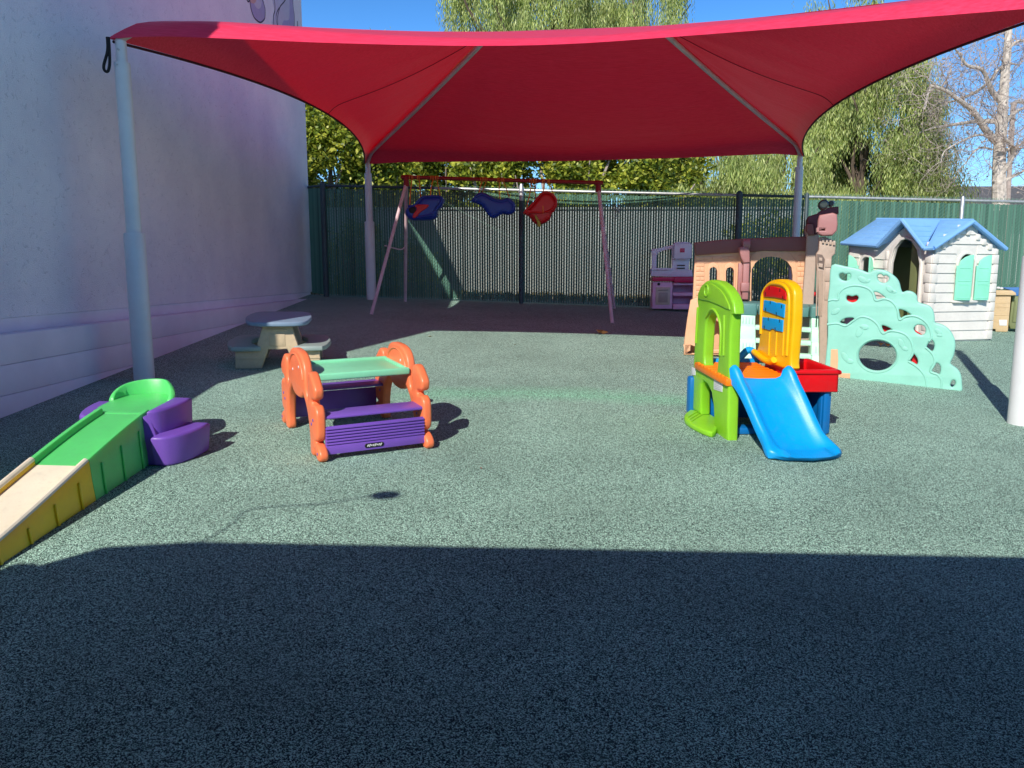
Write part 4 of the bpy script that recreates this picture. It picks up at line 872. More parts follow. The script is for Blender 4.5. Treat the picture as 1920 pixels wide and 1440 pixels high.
# leafy climbing wall
PM = Plane(gp(1548, 704), gp(1803, 733)); c3 = lambda pts: cr(1520, 380, 3.6, pts)
out = [(140, 422), (230, 428), (320, 445), (375, 467), (398, 468), (440, 451), (500, 455), (560, 490), (595, 530), (610, 585), (622, 603), (650, 594), (690, 602), (718, 630), (722, 665), (750, 680), (800, 695), (828, 730), (838, 780), (840, 808), (885, 822), (930, 850), (965, 900), (978, 960), (967, 1030), (945, 1080), (955, 1097), (990, 1122), (1014, 1160), (1022, 1220), (1014, 1279), (900, 1268), (700, 1246), (500, 1221), (270, 1202), (100, 1185), (100, 1060), (113, 900), (112, 700), (125, 560)]
H_ = [[(195, 482), (215, 476), (235, 484), (258, 478), (270, 492), (262, 515), (235, 527), (205, 518), (192, 500)], [(455, 487), (475, 483), (490, 495), (512, 492), (528, 510), (515, 534), (490, 542), (462, 530), (450, 508)],
      [(428, 603), (460, 610), (495, 635), (500, 645), (450, 653), (437, 630)], [(197, 808), (225, 785), (255, 778), (292, 783), (267, 821), (235, 819)], [(592, 722), (630, 728), (660, 745), (677, 764), (612, 779), (600, 750)],
      [(480, 830), (520, 840), (552, 865), (500, 874)], [(700, 842), (720, 826), (758, 830), (775, 855), (768, 885), (745, 893), (712, 877), (697, 858)], [(783, 975), (798, 945), (817, 928), (833, 952), (832, 980), (820, 1004), (800, 990)],
      [(670, 1062), (690, 1022), (710, 1038), (723, 1065), (718, 1092), (695, 1080)], [(808, 1130), (822, 1102), (850, 1084), (872, 1100), (876, 1130), (866, 1160), (838, 1148)], [(944, 1222), (958, 1199), (975, 1205), (976, 1226), (957, 1246), (945, 1238)],
      [(240, 642), (250, 627), (280, 633), (308, 626), (322, 642), (308, 664), (280, 673), (248, 662)]]
hs = [smooth(PM.t(c3(h)), 3) for h in H_]+[PM.t(c3(ell(450, 1033, 126, 102, 36)))]
bm = plate(smooth(PM.t(c3(out)), 3), hs, .055, .016, 0, PM.W, res=3)
tube(bm, [PM.W(u, v, -.0) for u, v in PM.t(c3(ell(450, 1033, 138, 114, 40)+[(588, 1033)]))], .007, 6, False)
for ln in ([(118, 662), (150, 655), (185, 655), (190, 612), (230, 575), (300, 558), (380, 575), (420, 612), (438, 660), (500, 650), (550, 670), (585, 720), (598, 790), (640, 770), (700, 765), (760, 792), (800, 840), (815, 905), (798, 935)],
           [(112, 822), (180, 815), (235, 832), (285, 800), (340, 770), (400, 782), (450, 822), (485, 882), (540, 865), (620, 880), (668, 920), (690, 980), (688, 1020), (662, 1062)], [(775, 978), (822, 1022), (838, 1080), (808, 1140), (858, 1162), (885, 1212), (872, 1268)],
           [(660, 1072), (720, 1110), (770, 1170), (788, 1255)]):
    tube(bm, [PM.W(u, v, .003) for u, v in smooth(PM.t(c3(ln)), 4, False)], .011, 8)
for cx, cy, r, a in ((350, 520, 36, .5), (385, 530, 22, -.4), (535, 585, 34, .7), (560, 600, 22, .2), (168, 735, 34, -.5), (330, 870, 42, -1.1), (360, 840, 34, .1), (610, 950, 34, 1.1), (635, 985, 26, .4), (230, 1040, 34, 1.0), (262, 1070, 30, .2), (862, 870, 30, .6), (870, 895, 22, .1)):
    plate(smooth(PM.t(c3(ell(cx, cy, r, r*.55, 14, a))), 1), (), .014, .006, -.005, PM.W, bm)
obj('climbing_wall', bm, P_seafoam, ca, sharp=50)
bm = plate(PM.t(c3([(138, 990), (183, 990), (186, 1062), (180, 1150), (268, 1153), (264, 1202), (100, 1182), (100, 1142), (132, 1142)])), (), .03, .004, -.012, PM.W); obj('leg_brace', bm, P_tan, ca)
# red slide behind the climbing wall
bm = nb(); rows = []
for i in range(17):
    t = i/16; u, v = PM.t(c3([(150+t*640, 640)]))[0]; v = PM.t(c3([(150, 640)]))[0][1]*(1-t)+PM.t(c3([(780, 1030)]))[0][1]*t
    rows.append([bm.verts.new(PM.W(u, v+(dv if dv > -.1 else -.085-.1*max(0, t-.72)/.28), w_-.138)) for w_, dv in ((.20, .15), (.215, .16), (.23, .15), (.25, 0), (.54, 0), (.56, .07), (.575, .08), (.59, .07), (.59, -.05), (.56, -.05), (.54, -.02), (.25, -.02), (.23, -.13), (.20, -.13))])
K = 14
for i in range(16):
    for k in range(K): bm.faces.new((rows[i][k], rows[i][(k+1) % K], rows[i+1][(k+1) % K], rows[i+1][k]))
bm.faces.new(rows[0]); bm.faces.new(rows[-1][::-1]); obj('rear_slide', bm, P_red, ca)
bm = nb(); p0 = aty(1520, 560, 7.95); tube(bm, smooth([tuple(p0+Vector((-.02, 0, -.08))), tuple(p0+Vector((-.01, 0, .0))), tuple(p0+Vector((.04, 0, .05))), tuple(p0+Vector((.07, 0, .03)))], 4, False), .022, 10)
box(bm, p0.x-.16, p0.x-.07, p0.y, p0.y+.1, p0.z-.08, p0.z+.01, .02); obj('slide_handle', bm, P_red, ca)
# ---------------------------------------------------------------- playhouse
d0 = Vector((.9512, .3084, 0)); WH, DP = 1.03, 1.42; o_ = gp(1855, 638)-d0*WH
F = Frame(o_.x, o_.y, .9512, .3084); ph = root('playhouse', F.W(.5, .6, 0), 'pale plastic cottage playhouse with blue cross gabled roof and mint shutters', 'playhouse')
EA, AP = 1.17, 1.46       # eave and apex height
def gable(b, th, holes, name, m=P_siding):
    ol = [(0, 0), (WH, 0), (WH, EA), (WH/2, AP-.03), (0, EA)]
    bm = plate(ol, holes, th, .006, b, lambda u, v, w_: F.W(u, w_, v)); return bm
wn = arch(.42, .66, .54, 1.08)
bm = gable(0, .04, [wn], 'w')
def board(bm, u0, u1, h0, h1, fwrap):
    hexa(bm, [fwrap(u0, -.016, h0), fwrap(u1, -.016, h0), fwrap(u1, .0, h0), fwrap(u0, .0, h0), fwrap(u0, -.003, h1), fwrap(u1, -.003, h1), fwrap(u1, .0, h1), fwrap(u0, .0, h1)], .002, 1)
hB = .118
for k in range(12):
    h0 = .02+k*hB; h1 = h0+hB-.004
    lim0, lim1 = .045, WH-.045
    if h0+hB*.3 > EA: s_ = (h0+hB*.35-EA)/(AP-EA); lim0, lim1 = WH/2*s_+.02, WH-WH/2*s_-.02
    if lim1-lim0 < .08: break
    if h1 > .53 and h0 < 1.09 and h0 > .46: board(bm, lim0, .365, h0, h1, F.W); board(bm, .695, lim1, h0, h1, F.W)
    else: board(bm, lim0, lim1, h0, h1, F.W)
for k in range(10):   # alternating corner blocks
    h0 = .02+k*hB; wq = .06 if k % 2 else .085
    if h0+hB < EA+.02:
        box(bm, -.012, wq, -.026, .02, h0, h0+hB-.006, .006, f=F.W); box(bm, WH-wq, WH+.012, -.026, .02, h0, h0+hB-.006, .006, f=F.W)
for k in range(5):   # little blocks stepping under the gable
    t = .08+k*.2
    for sg in (0, 1):
        u = WH/2*t; u = u if sg == 0 else WH-u
        if k == 4 and sg: continue
        if k == 4: u = WH/2
        h = EA+(AP-EA)*min(t, .97)-.07; box(bm, u-.03, u+.03, -.032, .0, h-.045, h+.03, .010, f=F.W)
plate(arch(.385, .695, .51, 1.115), [wn], .022, .005, -.02, lambda u, v, w_: F.W(u, w_, v), bm)
box(bm, .35, .73, -.05, .01, .485, .515, .008, f=F.W); obj('front_gable', bm, P_siding, ph)
bm = gable(DP-.04, .04, [wn], 'w'); obj('rear_gable', bm, P_siding, ph)
# side walls; door side faces left
door = arch(.42, .86, .0, 1.10, 16, .75); win = arch(.96, 1.16, .55, .98)
G2 = lambda u, v, w_: F.W(w_, u, v)
DX = -.235
ol = [(0.0, 0), (.40+DX, 0), (.40+DX, .3), (.41+DX, .93), (.46+DX, 1.12), (.56+DX, 1.23), (.64+DX, 1.255), (.72+DX, 1.23), (.82+DX, 1.12), (.87+DX, .93), (.88+DX, .3), (.88+DX, 0), (DP, 0), (DP, EA), (.78, EA), (.405, 1.42), (.03, EA), (0, EA)]
bm = plate(ol, [win], .04, .006, 0, G2)
plate([(u+DX, v+(.15 if v > .5 else 0)) for u, v in [(.37, .0), (.37, .80), (.42, .99), (.54, 1.10), (.64, 1.12), (.74, 1.10), (.86, .99), (.915, .80), (.915, 0), (.885, 0), (.875, .80), (.825, .965), (.72, 1.07), (.64, 1.09), (.56, 1.07), (.46, .965), (.405, .80), (.40, 0)]], (), .03, .008, -.022, G2, bm)
plate(arch(.93, 1.19, .52, 1.02), [win], .02, .005, -.016, G2, bm)
SW = lambda u, w_, h: F.W(w_, u, h)
for k in range(10):
    h0 = .02+k*hB; h1 = h0+hB-.004
    if h1 < EA:
        board(bm, .715, .92, h0, h1, SW); board(bm, 1.2, DP-.03, h0, h1, SW)
        if h1 < .52 or h0 > 1.0: board(bm, .93, 1.19, h0, h1, SW)
    wq = .06 if k % 2 else .085
    if h0+hB < EA+.02: box(bm, -.024, .02, -.012, wq, h0, h0+hB-.006, .006, f=F.W); box(bm, -.024, .02, .69-.0*(k % 2), .73+.02*(k % 2), h0, h0+hB-.006, .006, f=F.W)
obj('door_wall', bm, P_siding, ph)
bm = plate([(0, 0), (DP, 0), (DP, EA), (0, EA)], [arch(.4, .66, .5, .9)], .04, .006, WH-.04, G2); obj('far_wall', bm, P_siding, ph)
bm = plate([(.43+DX, .02), (.66+DX, .02), (.66+DX, 1.2), (.60+DX, 1.2), (.50+DX, 1.12), (.43+DX, .9)], (), .03, .006, .10, G2); 
bm2 = plate([(.06, .01), (1.3, .01), (1.3, 1.12), (.06, 1.12)], (), .02, .003, .55, G2); join(bm, bm2); obj('door', bm, P_olive, ph)
# roof
def roofbm():
    bm = nb(); OV = .07; C0, CM, C1 = .03, .405, .78
    sl = (AP-EA)/(WH/2); zE = EA-sl*.06
    # main roof planes as thick slabs
    for sg in (0, 1):
        f = (lambda a: a) if sg == 0 else (lambda a: WH-a)
        for (b0, b1) in ((-OV, DP+OV),):
            if sg == 0:
                # left slope with notch for the cross gable: three pieces
                pc = [[(-OV, -.06), (C0, -.06), (CM, WH/2), (-OV, WH/2)], [(C1, -.06), (DP+OV, -.06), (DP+OV, WH/2), (CM, WH/2)]]
            else: pc = [[(-OV, -.06), (DP+OV, -.06), (DP+OV, WH/2), (-OV, WH/2)]]
            for p4 in pc:
                lo = [F.W(f(a), b, EA+sl*a) for b, a in p4]; hi = [F.W(f(a), b, EA+sl*a+.035) for b, a in p4]
                hexa(bm, lo+hi, .008)
    # cross gable: ridge runs from main ridge outwards
    apx = AP-.0
    for b_e in (C0, C1):
        lo = [F.W(-.10, b_e, EA-.045), F.W(WH/2, CM, apx), F.W(-.10, CM, apx-.0), ]
        hi = [p+Vector((0, 0, .035)) for p in lo]
        t = nb(); v = [t.verts.new(p) for p in lo+hi]
        for q in ((0, 1, 2), (3, 5, 4), (0, 3, 4, 1), (1, 4, 5, 2), (2, 5, 3, 0)): t.faces.new([v[i] for i in q])
        bmesh.ops.bevel(t, geom=t.edges[:], offset=.006, segments=2, affect='EDGES'); join(bm, t)
    # fascia bands
    def band(P, Q, r=.022): tube(bm, [P, Q], r, 8)
    z = .012
    band(F.W(-.06, -OV, EA-sl*.06+z), F.W(WH/2, -OV, AP+z), .028); band(F.W(WH+.06, -OV, EA-sl*.06+z), F.W(WH/2, -OV, AP+z), .028)
    band(F.W(-.10, C0, EA-.045+z), F.W(-.10, CM, AP+z), .028); band(F.W(-.10, C1, EA-.045+z), F.W(-.10, CM, AP+z), .028)
    band(F.W(-.06, -OV, EA-sl*.06+z), F.W(-.10, C0, EA-.045+z), .028); band(F.W(-.06, DP+OV, EA-sl*.06+z), F.W(-.10, C1, EA-.045+z), .028)
    band(F.W(WH/2, -OV, AP+.03), F.W(WH/2, DP+OV, AP+.03), .018)
    # shingle relief
    for k in range(1, 6):
        a = -.04+k*.09
        for b0, b1 in ((-OV+.03, C0+(a+.06)*.375/.575-.03), (C1-(a+.06)*.375/.575+.03, DP+OV-.03)):
            n = int((b1-b0)/.14)
            for j in range(n):
                q0 = b0+j*.14+(k % 2)*.05; q1 = min(q0+.11, b1)
                if q1-q0 > .03: tube(bm, [F.W(a, q0, EA+sl*a+.036), F.W(a, q1, EA+sl*a+.036)], .006, 5)
    for k in range(1, 5):
        t = k/5.5
        for b_e in (C0, C1):
            P = F.W(-.07, b_e+(CM-b_e)*t, EA-.045+(apx-EA+.045)*t+.036); a1 = -.07+(WH/2)*t*.75+.05
            tube(bm, [P, F.W(a1, b_e+(CM-b_e)*t, EA-.045+(apx-EA+.045)*t+.036)], .006, 5)
    return bm
obj('roof', roofbm(), P_roof, ph)
def shutter(hx, hy, ang, w_, h0, h1, mir, W0):
    ca_, sa = math.cos(ang), math.sin(ang)
    f = lambda u, v, w2: W0(hx+(u*ca_-w2*sa), hy-(u*sa+w2*ca_), v)
    prof_ = [(0, h0), (w_, h0), (w_, h1-.05)]+[(w_*(1-t/6), h1-.05+.0+(.14)*math.sin(math.pi/2*t/6)*1.) for t in range(1, 7)]
    prof_ = [(w_-u, v) for u, v in [(0, h0), (w_, h0), (w_, h1-.12), (w_*.86, h1-.12), (w_*.78, h1-.06), (w_*.5, h1-.015), (w_*.2, h1+.01), (0, h1+.015)]]
    bm = plate([(mir*u, v) for u, v in prof_], (), .022, .004, 0, f)
    for a, b in ((h0+.02, (h0+h1)/2-.07), ((h0+h1)/2-.04, h1-.14)):
        u0, u1 = sorted((mir*.02, mir*(w_-.02)))
        for side in (-.004, .020): plate(rect(u0, a, u1, b), [rect(u0+.012, a+.012, u1-.012, b-.012)], .006, .002, side, f, bm)
    return bm
GF = lambda u, v, h: F.W(u, v, h)
M_sh = plastic('mint_shutter_plastic', .55, .88, .76, .45, .08)
obj('shutter', shutter(.355, -.03, math.radians(14), .205, .52, 1.06, 1, GF), M_sh, ph)
obj('shutter', shutter(.665, -.03, math.radians(14), .19, .52, 1.06, 1, GF), M_sh, ph)
GS = lambda u, v, h: F.W(v, u, h)
obj('shutter', shutter(.94, -.022, math.radians(115), .12, .52, .98, 1, GS), M_sh, ph)
obj('shutter', shutter(1.18, -.022, math.radians(30), .14, .52, .98, 1, GS), M_sh, ph)
# ---------------------------------------------------------------- toy kitchen
PK = Plane(gp(1222, 578)-Vector((0, .36, 0)), gp(1310, 581)-Vector((0, .36, 0))); ck = lambda pts: cr(1210, 440, 9.6, pts)
kt = root('toy_kitchen', PK.W(.4, G(5.9, 12.3), .2), 'purple and pink play kitchen with magenta counter against the dark fence', 'toy kitchen')
def kb(bm, xa, xb, ya, yb, w0, w1_, bev=.01):
    (u0, v1), (u1, v0) = PK.t(ck([(xa, ya), (xb, yb)])); box(bm, u0, u1, w0, w1_, v0, v1, bev, f=lambda a, b, c: PK.W(a, c, b))
bm = nb(); kb(bm, 135, 480, 855, 1335, .0, .34); kb(bm, 500, 900, 870, 910, 0, .34); kb(bm, 495, 900, 1040, 1105, 0, .34); kb(bm, 500, 900, 1250, 1345, 0, .34); kb(bm, 870, 905, 870, 1345, 0, .34); kb(bm, 480, 905, 880, 1340, .30, .36)
kit = obj('cabinet', bm, P_kit, kt)
bm = nb(); kb(bm, 188, 440, 945, 1262, -.015, .01, .008); o = obj('oven_door', bm, P_kdoor, kt)
bm = nb(); kb(bm, 225, 410, 985, 1005, -.03, -.012, .004); kb(bm, 235, 400, 1040, 1220, -.018, -.012, .004); obj('door_handle', bm, plastic('kitchen_handle_plastic', .66, .60, .56), o)
bm = nb(); q = PK.t(ck([(240, 890)]))[0]; tube(bm, [PK.W(q[0], q[1], -.02), PK.W(q[0], q[1], .0)], .022, 12); obj('knob', bm, P_black, kt)
bm = nb(); kb(bm, 130, 520, 765, 840, -.03, .36, .014); kb(bm, 515, 900, 760, 865, -.05, .36, .014); obj('counter', bm, P_berry, kt)
bm = plate(smooth(PK.t(ck([(135, 750), (120, 620), (145, 600), (150, 400), (140, 270), (150, 248), (260, 240), (400, 200), (520, 180), (560, 135), (640, 118), (760, 118), (850, 130), (880, 180), (850, 300), (845, 450), (820, 620), (890, 640), (900, 760), (500, 760)])), 1), [smooth(PK.t(ck([(230, 605), (240, 360), (280, 305), (400, 270), (515, 245), (520, 600), (400, 606)])), 1)], .09, .012, .24, PK.W)
kb(bm, 540, 860, 150, 430, .14, .26, .02); kb(bm, 560, 820, 430, 445, .16, .26, .006); kb(bm, 130, 520, 600, 640, .20, .26, .01); bk = obj('back_panel', bm, P_kit2, kt)
bm = nb(); kb(bm, 610, 750, 540, 558, .215, .25, .003); kb(bm, 610, 750, 592, 612, .215, .25, .003); obj('vent_slot', bm, M_black, bk)
bm = nb(); kb(bm, 650, 730, 240, 315, .130, .145, .004); lg = obj('red_badge', bm, P_berry, bk)
bm = nb(); q = PK.t(ck([(690, 277)]))[0]; tube(bm, [PK.W(q[0]+.016*math.cos(t), q[1]+.016*math.sin(t), .128) for t in [i*2*math.pi/16 for i in range(17)]], .003, 5, False); tube(bm, [PK.W(q[0]-.008, q[1], .128), PK.W(q[0]+.008, q[1], .128)], .003, 5); obj('badge_mark', bm, plastic('pale_pink_print', .9, .55, .62), lg)
# ---------------------------------------------------------------- workbench at the right edge
PB = Plane(gp(1857, 621), gp(1896, 624)); cB = lambda pts: cr(1840, 500, 10.29, pts)
wk = root('toy_workbench', PB.W(.3, G(10, 10), .2), 'wood look plastic play cabinet with green door and blue top beside the cottage playhouse', 'toy cabinet')
def wb(bm, xa, xb, ya, yb, w0, w1_, bev=.008, tilt=0):
    (u0, v1), (u1, v0) = PB.t(cB([(xa, ya), (xb, yb)])); box(bm, u0, u1, w0, w1_, v0, v1, bev, f=lambda a, b, c: PB.W(a, c, b))
bm = plate(PB.t(cB([(275, 560), (575, 560), (515, 1235), (500, 1262), (275, 1255), (270, 1205), (180, 1205)])), (), .3, .01, 0, PB.W)
for yy in (700, 785, 935, 1045): q = PB.t(cB([(285-(yy-560)*.13, yy), (565-(yy-560)*.09, yy)])); tube(bm, [PB.W(u, v, 0) for u, v in q], .004, 5)
for k in range(14): yy = 590+k*44; q = PB.t(cB([(290-(yy-560)*.13+R.uniform(0, 60), yy), (520-(yy-560)*.1-R.uniform(0, 60), yy+R.uniform(-12, 12))])); tube(bm, [PB.W(u, v, .0) for u, v in q], .002, 4)
plate(PB.t(cB([(280, 455), (590, 460), (660, 500), (672, 555), (275, 555)])), (), .34, .012, -.03, PB.W, bm); obj('cabinet_end', bm, P_wood, wk)
bm = plate(PB.t(cB([(340, 1025), (495, 1025), (488, 1138), (350, 1135)])), (), .004, .001, -.004, PB.W); obj('sticker', bm, P_decal, wk)
PB2 = Plane(PB.W(.27, 0, .1), PB.W(1.2, 0, .18))
bm = plate(PB2.t(cB([(600, 570), (1300, 590), (1300, 1240), (560, 1200), (530, 1110)])), (), .2, .012, 0, PB2.W)
q = PB2.t(cB([(655, 640), (600, 1060), (900, 1085), (1200, 1100)])); tube(bm, [PB2.W(u, v, -.004) for u, v in q], .009, 6); obj('cabinet_door', bm, P_olive, wk)
bm = plate(PB2.t(cB([(430, 405), (1300, 400), (1300, 570), (680, 570), (660, 500), (590, 458)])), (), .3, .012, .12, PB2.W); obj('top', bm, plastic('mid_blue_plastic', .27, .47, .72), wk)
bm = nb()
for x_, y_, r in ((335, 410, .022), (400, 420, .02)):
    X = PB.W(*PB.t(cB([(x_, y_)]))[0], .05); t = nb(); bmesh.ops.create_icosphere(t, subdivisions=2, radius=r); join(bm, t, lambda a, b, c: Vector((a*1.2, b, c*.8))+X)
tag(obj('crumpled_tissue', bm, P_decal), 'crumpled white tissue lying on the play cabinet top', 'tissue')
# ---------------------------------------------------------------- fallen leaves
def leaf(px, py, s, label, m=M_dry, curl=.5, n=1, group=None):
    c = gp(px, py); bm = nb()
    for i in range(n):
        a = R.uniform(0, 6.28); q = [(-.5, 0), (-.25, .22), (0, .3), (.2, .18), (.5, 0), (.2, -.2), (0, -.28), (-.25, -.2)]
        ox, oy = (R.uniform(-.4, .4)*s if n > 1 else 0), (R.uniform(-.4, .4)*s if n > 1 else 0)
        vs_ = [bm.verts.new((c.x+ox+s*(u*math.cos(a)-v*math.sin(a)), c.y+oy+s*(u*math.sin(a)+v*math.cos(a)), G(c.x, c.y)+.006+s*curl*(abs(v)*1.2+u*u*.8)+.01*i)) for u, v in q]
        cm = bm.verts.new((c.x+ox, c.y+oy, G(c.x, c.y)+.004+.01*i))
        for k in range(8): bm.faces.new((vs_[k], vs_[(k+1) % 8], cm))
    return tag(obj('fallen_leaf', bm, m), label, 'leaf', group)
leaf(1127, 627, .13, 'curled brown dry leaves at the shadow edge in front of the swing set', n=3, curl=.9)
leaf(1655, 650, .15, 'orange brown dry leaf seen through the round hole of the climbing wall', n=2, curl=.8)
M_pl = mat('pale_leaf', lin((.72, .70, .58)), .8, .2, 30)
leaf(806, 632, .06, 'small pale leaf just past the bear table near the shadow edge', M_pl)
leaf(966, 647, .04, 'tiny tan leaf on open rubber floor ahead of the swings', M_pl)
leaf(902, 880, .022, 'tiny reddish leaf on the rubber floor right of the bear table', mat('red_leaf', lin((.62, .42, .36)), .8))
leaf(960, 588, .07, 'grey leaf lying in canopy shadow below the swings', mat('grey_leaf', lin((.40, .42, .48)), .8))
leaf(540, 872, .012, 'speck sized leaf by the left feet of the bear table', M_pl)
# ---------------------------------------------------------------- beyond the fence
def wpx(px, y, z=0): d = ray(px, 480); return CAM.x+d.x/d.y*y
gw = root('garden_wall', (6, 16.2, 0), 'low pale stucco wall beyond the slatted fence', 'wall')
bm = nb(); box(bm, wpx(560, 16.2), wpx(1560, 16.2), 16.2, 16.4, -.2, 1.72, .02); obj('wall_body', bm, M_palew, gw)
bm = nb(); box(bm, wpx(560, 16.2), wpx(1560, 16.2), 16.16, 16.44, 1.72, 1.77, .01); obj('coping', bm, M_palew, gw)
# far building
fb_ = root('distant_building', (22, 44, 0), 'far low building with dark grey shingle roof behind the bare tree', 'building')
xa, xb = wpx(1725, 44), wpx(2100, 44); 
bm = nb(); box(bm, xa+.5, xb, 44, 52, -.2, 3.3, 0); obj('wall', bm, M_palew, fb_)
bm = nb(); z0, z1 = 3.1, 5.55
hexa(bm, [Vector(p) for p in ((xa, 43.4, z0), (xb, 43.4, z0), (xb, 48, z1), (xa+.3, 48, z1), (xa, 43.4, z0+.15), (xb, 43.4, z0+.15), (xb, 48, z1+.15), (xa+.3, 48, z1+.15))], 0); rf_ = obj('roof', bm, M_shingle, fb_)
vp_ = aty(1752, 352, 45.2); bm = nb(); tube(bm, [vp_+Vector((0, 0, -.5)), vp_+Vector((.05, 0, .45))], .05, 8); obj('vent_pipe', bm, M_galv, rf_)
# lamp post
lp = root('lamp_post', (wpx(1893, 30), 30, 0), 'tall brown lamp post with short arm beside the bare tree', 'street lamp')
bm = nb(); b0 = aty(1893, 400, 30); t0 = aty(1900, 192, 30); tube(bm, [(b0.x, 30, -.2), t0], .09, 10); obj('pole', bm, M_twig, lp)
bm = nb(); tube(bm, [t0, t0+Vector((.5, 0, .03))], .05, 8); box(bm, t0.x+.1, t0.x+.75, 29.85, 30.15, t0.z-.02, t0.z+.10, .02); obj('lamp_head', bm, M_galv, lp)
# --- foliage
def leafquad(bm, c, s, d=None, asp=.5):
    d = d or Vector((R.gauss(0, 1), R.gauss(0, 1), R.gauss(0, .7))).normalized()
    n_ = Vector((R.gauss(0, 1), R.gauss(0, 1), R.gauss(0, 1))); x = d.cross(n_)
    if x.length < 1e-4: return
    x = x.normalized()*s*asp*.5; d = d*s*.5; up_ = d.cross(x).normalized()*s*.1
    v = [bm.verts.new(c-d), bm.verts.new(c+x+up_), bm.verts.new(c+d), bm.verts.new(c-x+up_)]
    bm.faces.new((v[0], v[1], v[2], v[3]))
def trunk(bm, base_, top_, r, bend=.3):
    m1 = base_.lerp(top_, .35)+Vector((R.uniform(-bend, bend), R.uniform(-bend, bend), 0)); m2 = base_.lerp(top_, .7)+Vector((R.uniform(-bend, bend), R.uniform(-bend, bend), 0))
    pts = smooth([tuple(base_), tuple(m1), tuple(m2), tuple(top_)], 4, False); n = len(pts)
    tube(bm, pts, r, 7, rr=[r*(1-.75*i/(n-1)) for i in range(n)])
def bushy(label, px, y, zc, rx, rz, nl, s, grp, ry=None):
    x = wpx(px, y); ry = ry or rx*.8; base_ = Vector((x, y, -.1)); r_ = root('leafy_tree', base_, label, 'tree', grp)
    bm = nb(); cl = []
    for i in range(7):
        a = R.uniform(0, 6.28); t = Vector((x+rx*.7*math.cos(a), y+ry*.7*math.sin(a), zc+rz*R.uniform(-.1, .7))); trunk(bm, base_+Vector((0, 0, .3)), t, .05)
    trunk(bm, base_, Vector((x, y, zc+rz*.5)), .1); obj('trunk', bm, M_twig, r_)
    for i in range(46 if nl < 25000 else 85):
        d = Vector((R.gauss(0, 1), R.gauss(0, 1), R.gauss(0, 1))).normalized()*R.uniform(.45, 1)**.6
        cl.append((Vector((x+d.x*rx, y+d.y*ry, zc+d.z*rz)), R.uniform(.22, .42)*min(rx, rz)))
    bm = nb()
    for i in range(nl):
        c, rr_ = cl[R.randrange(len(cl))]; d = Vector((R.gauss(0, 1), R.gauss(0, 1), R.gauss(0, 1))).normalized()*rr_*R.uniform(.35, 1)
        leafquad(bm, c+d, s*R.uniform(.7, 1.3))
    obj('crown', bm, M_hedge, r_, sharp=180)
def pepper(label, px, y, zc, rx, rz, ns, grp, droop=1.4, ry=None, s=.17, zbase=-.2):
    x = wpx(px, y); ry = ry or rx*.8; base_ = Vector((x, y, zbase)); r_ = root('pepper_tree', base_, label, 'tree', grp)
    bm = nb(); trunk(bm, base_, Vector((x, y, zc+rz*.1)), .25, .4); tips = []
    for i in range(9):
        a = i*.7+R.uniform(0, .5); t = Vector((x+rx*.75*math.cos(a), y+ry*.75*math.sin(a), zc+rz*R.uniform(.1, .8))); trunk(bm, Vector((x, y, zc-rz*.5)), t, .07, .4); tips.append(t)
    obj('trunk', bm, M_bark, r_)
    bm = nb(); cl = []
    for i in range(int(16+rx*7)):
        d = Vector((R.gauss(0, 1), R.gauss(0, 1), R.gauss(0, 1))).normalized()*R.uniform(.4, 1)**.5; cl.append((Vector((x+d.x*rx, y+d.y*ry, zc+d.z*rz)), R.uniform(.3, .75)))
    for i in range(ns):
        c, k = cl[R.randrange(len(cl))]; p = c+Vector((R.gauss(0, .5)*k, R.gauss(0, .5)*k, R.gauss(0, .35)*k)); dx, dy = R.uniform(-.25, .25), R.uniform(-.25, .25)
        L_ = droop*R.uniform(.4, 1.15); n = max(4, int(L_/.085))
        for j in range(n):
            t = j/n; q = p+Vector((dx*math.sqrt(t), dy*math.sqrt(t), -L_*t)); 
            if q.z < .1: break
            sd = -1 if j % 2 else 1; leafquad(bm, q+Vector((sd*.03, R.uniform(-.03, .03), 0)), s*R.uniform(.7, 1.25), Vector((sd*R.uniform(.0, .5), R.uniform(-.4, .4), -1)).normalized(), .17)
    obj('crown', bm, M_pepper, r_, sharp=180)
HG = 'leafy trees crowding behind the fence'
bushy('low dark shrub against the pale wall left of the swing set', 660, 15.5, .75, .75, .75, 2600, .09, HG)
bushy('low shrub against the pale wall behind the left swing legs', 775, 15.8, .45, .6, .7, 1800, .09, HG)
bushy('low shrub against the pale wall behind the castle parapet', 1450, 15.6, .75, 1.1, .8, 3200, .09, HG)
bushy('second leafy tree set further back between stucco wall and left back post', 665, 18.9, 2.7, 1.5, 2.1, 16000, .12, HG)
bushy('broad leafy tree filling the gap between stucco wall and left back post', 632, 17.6, 2.6, 1.5, 2.0, 28000, .12, HG)
bushy('leafy tree directly behind the left back canopy post', 745, 18.2, 2.3, 1.25, 1.5, 16000, .12, HG)
bushy('yellow green leafy tree above the fence behind the blue middle swing', 880, 18.5, 2.35, 1.4, 1.5, 17000, .13, HG)
bushy('yellow green leafy tree above the middle fence post', 1010, 18.6, 2.35, 1.35, 1.5, 17000, .13, HG)
bushy('yellow green leafy tree behind the right end of the swing bar', 1140, 18.5, 2.3, 1.35, 1.5, 17000, .13, HG)
bushy('smaller leafy tree at the right end of the yellow green row', 1245, 18.8, 2.1, 1.1, 1.4, 12000, .12, HG)
PG_ = 'weeping pepper trees beyond the fence'
pepper('huge weeping pepper tree rising above the canopy middle', 970, 27, 7.7, 3.9, 3.9, 8500, PG_, 2.1)
pepper('weeping pepper tree right of the tallest one above the canopy', 1200, 28, 8.0, 2.3, 3.6, 4200, PG_, 2.0)
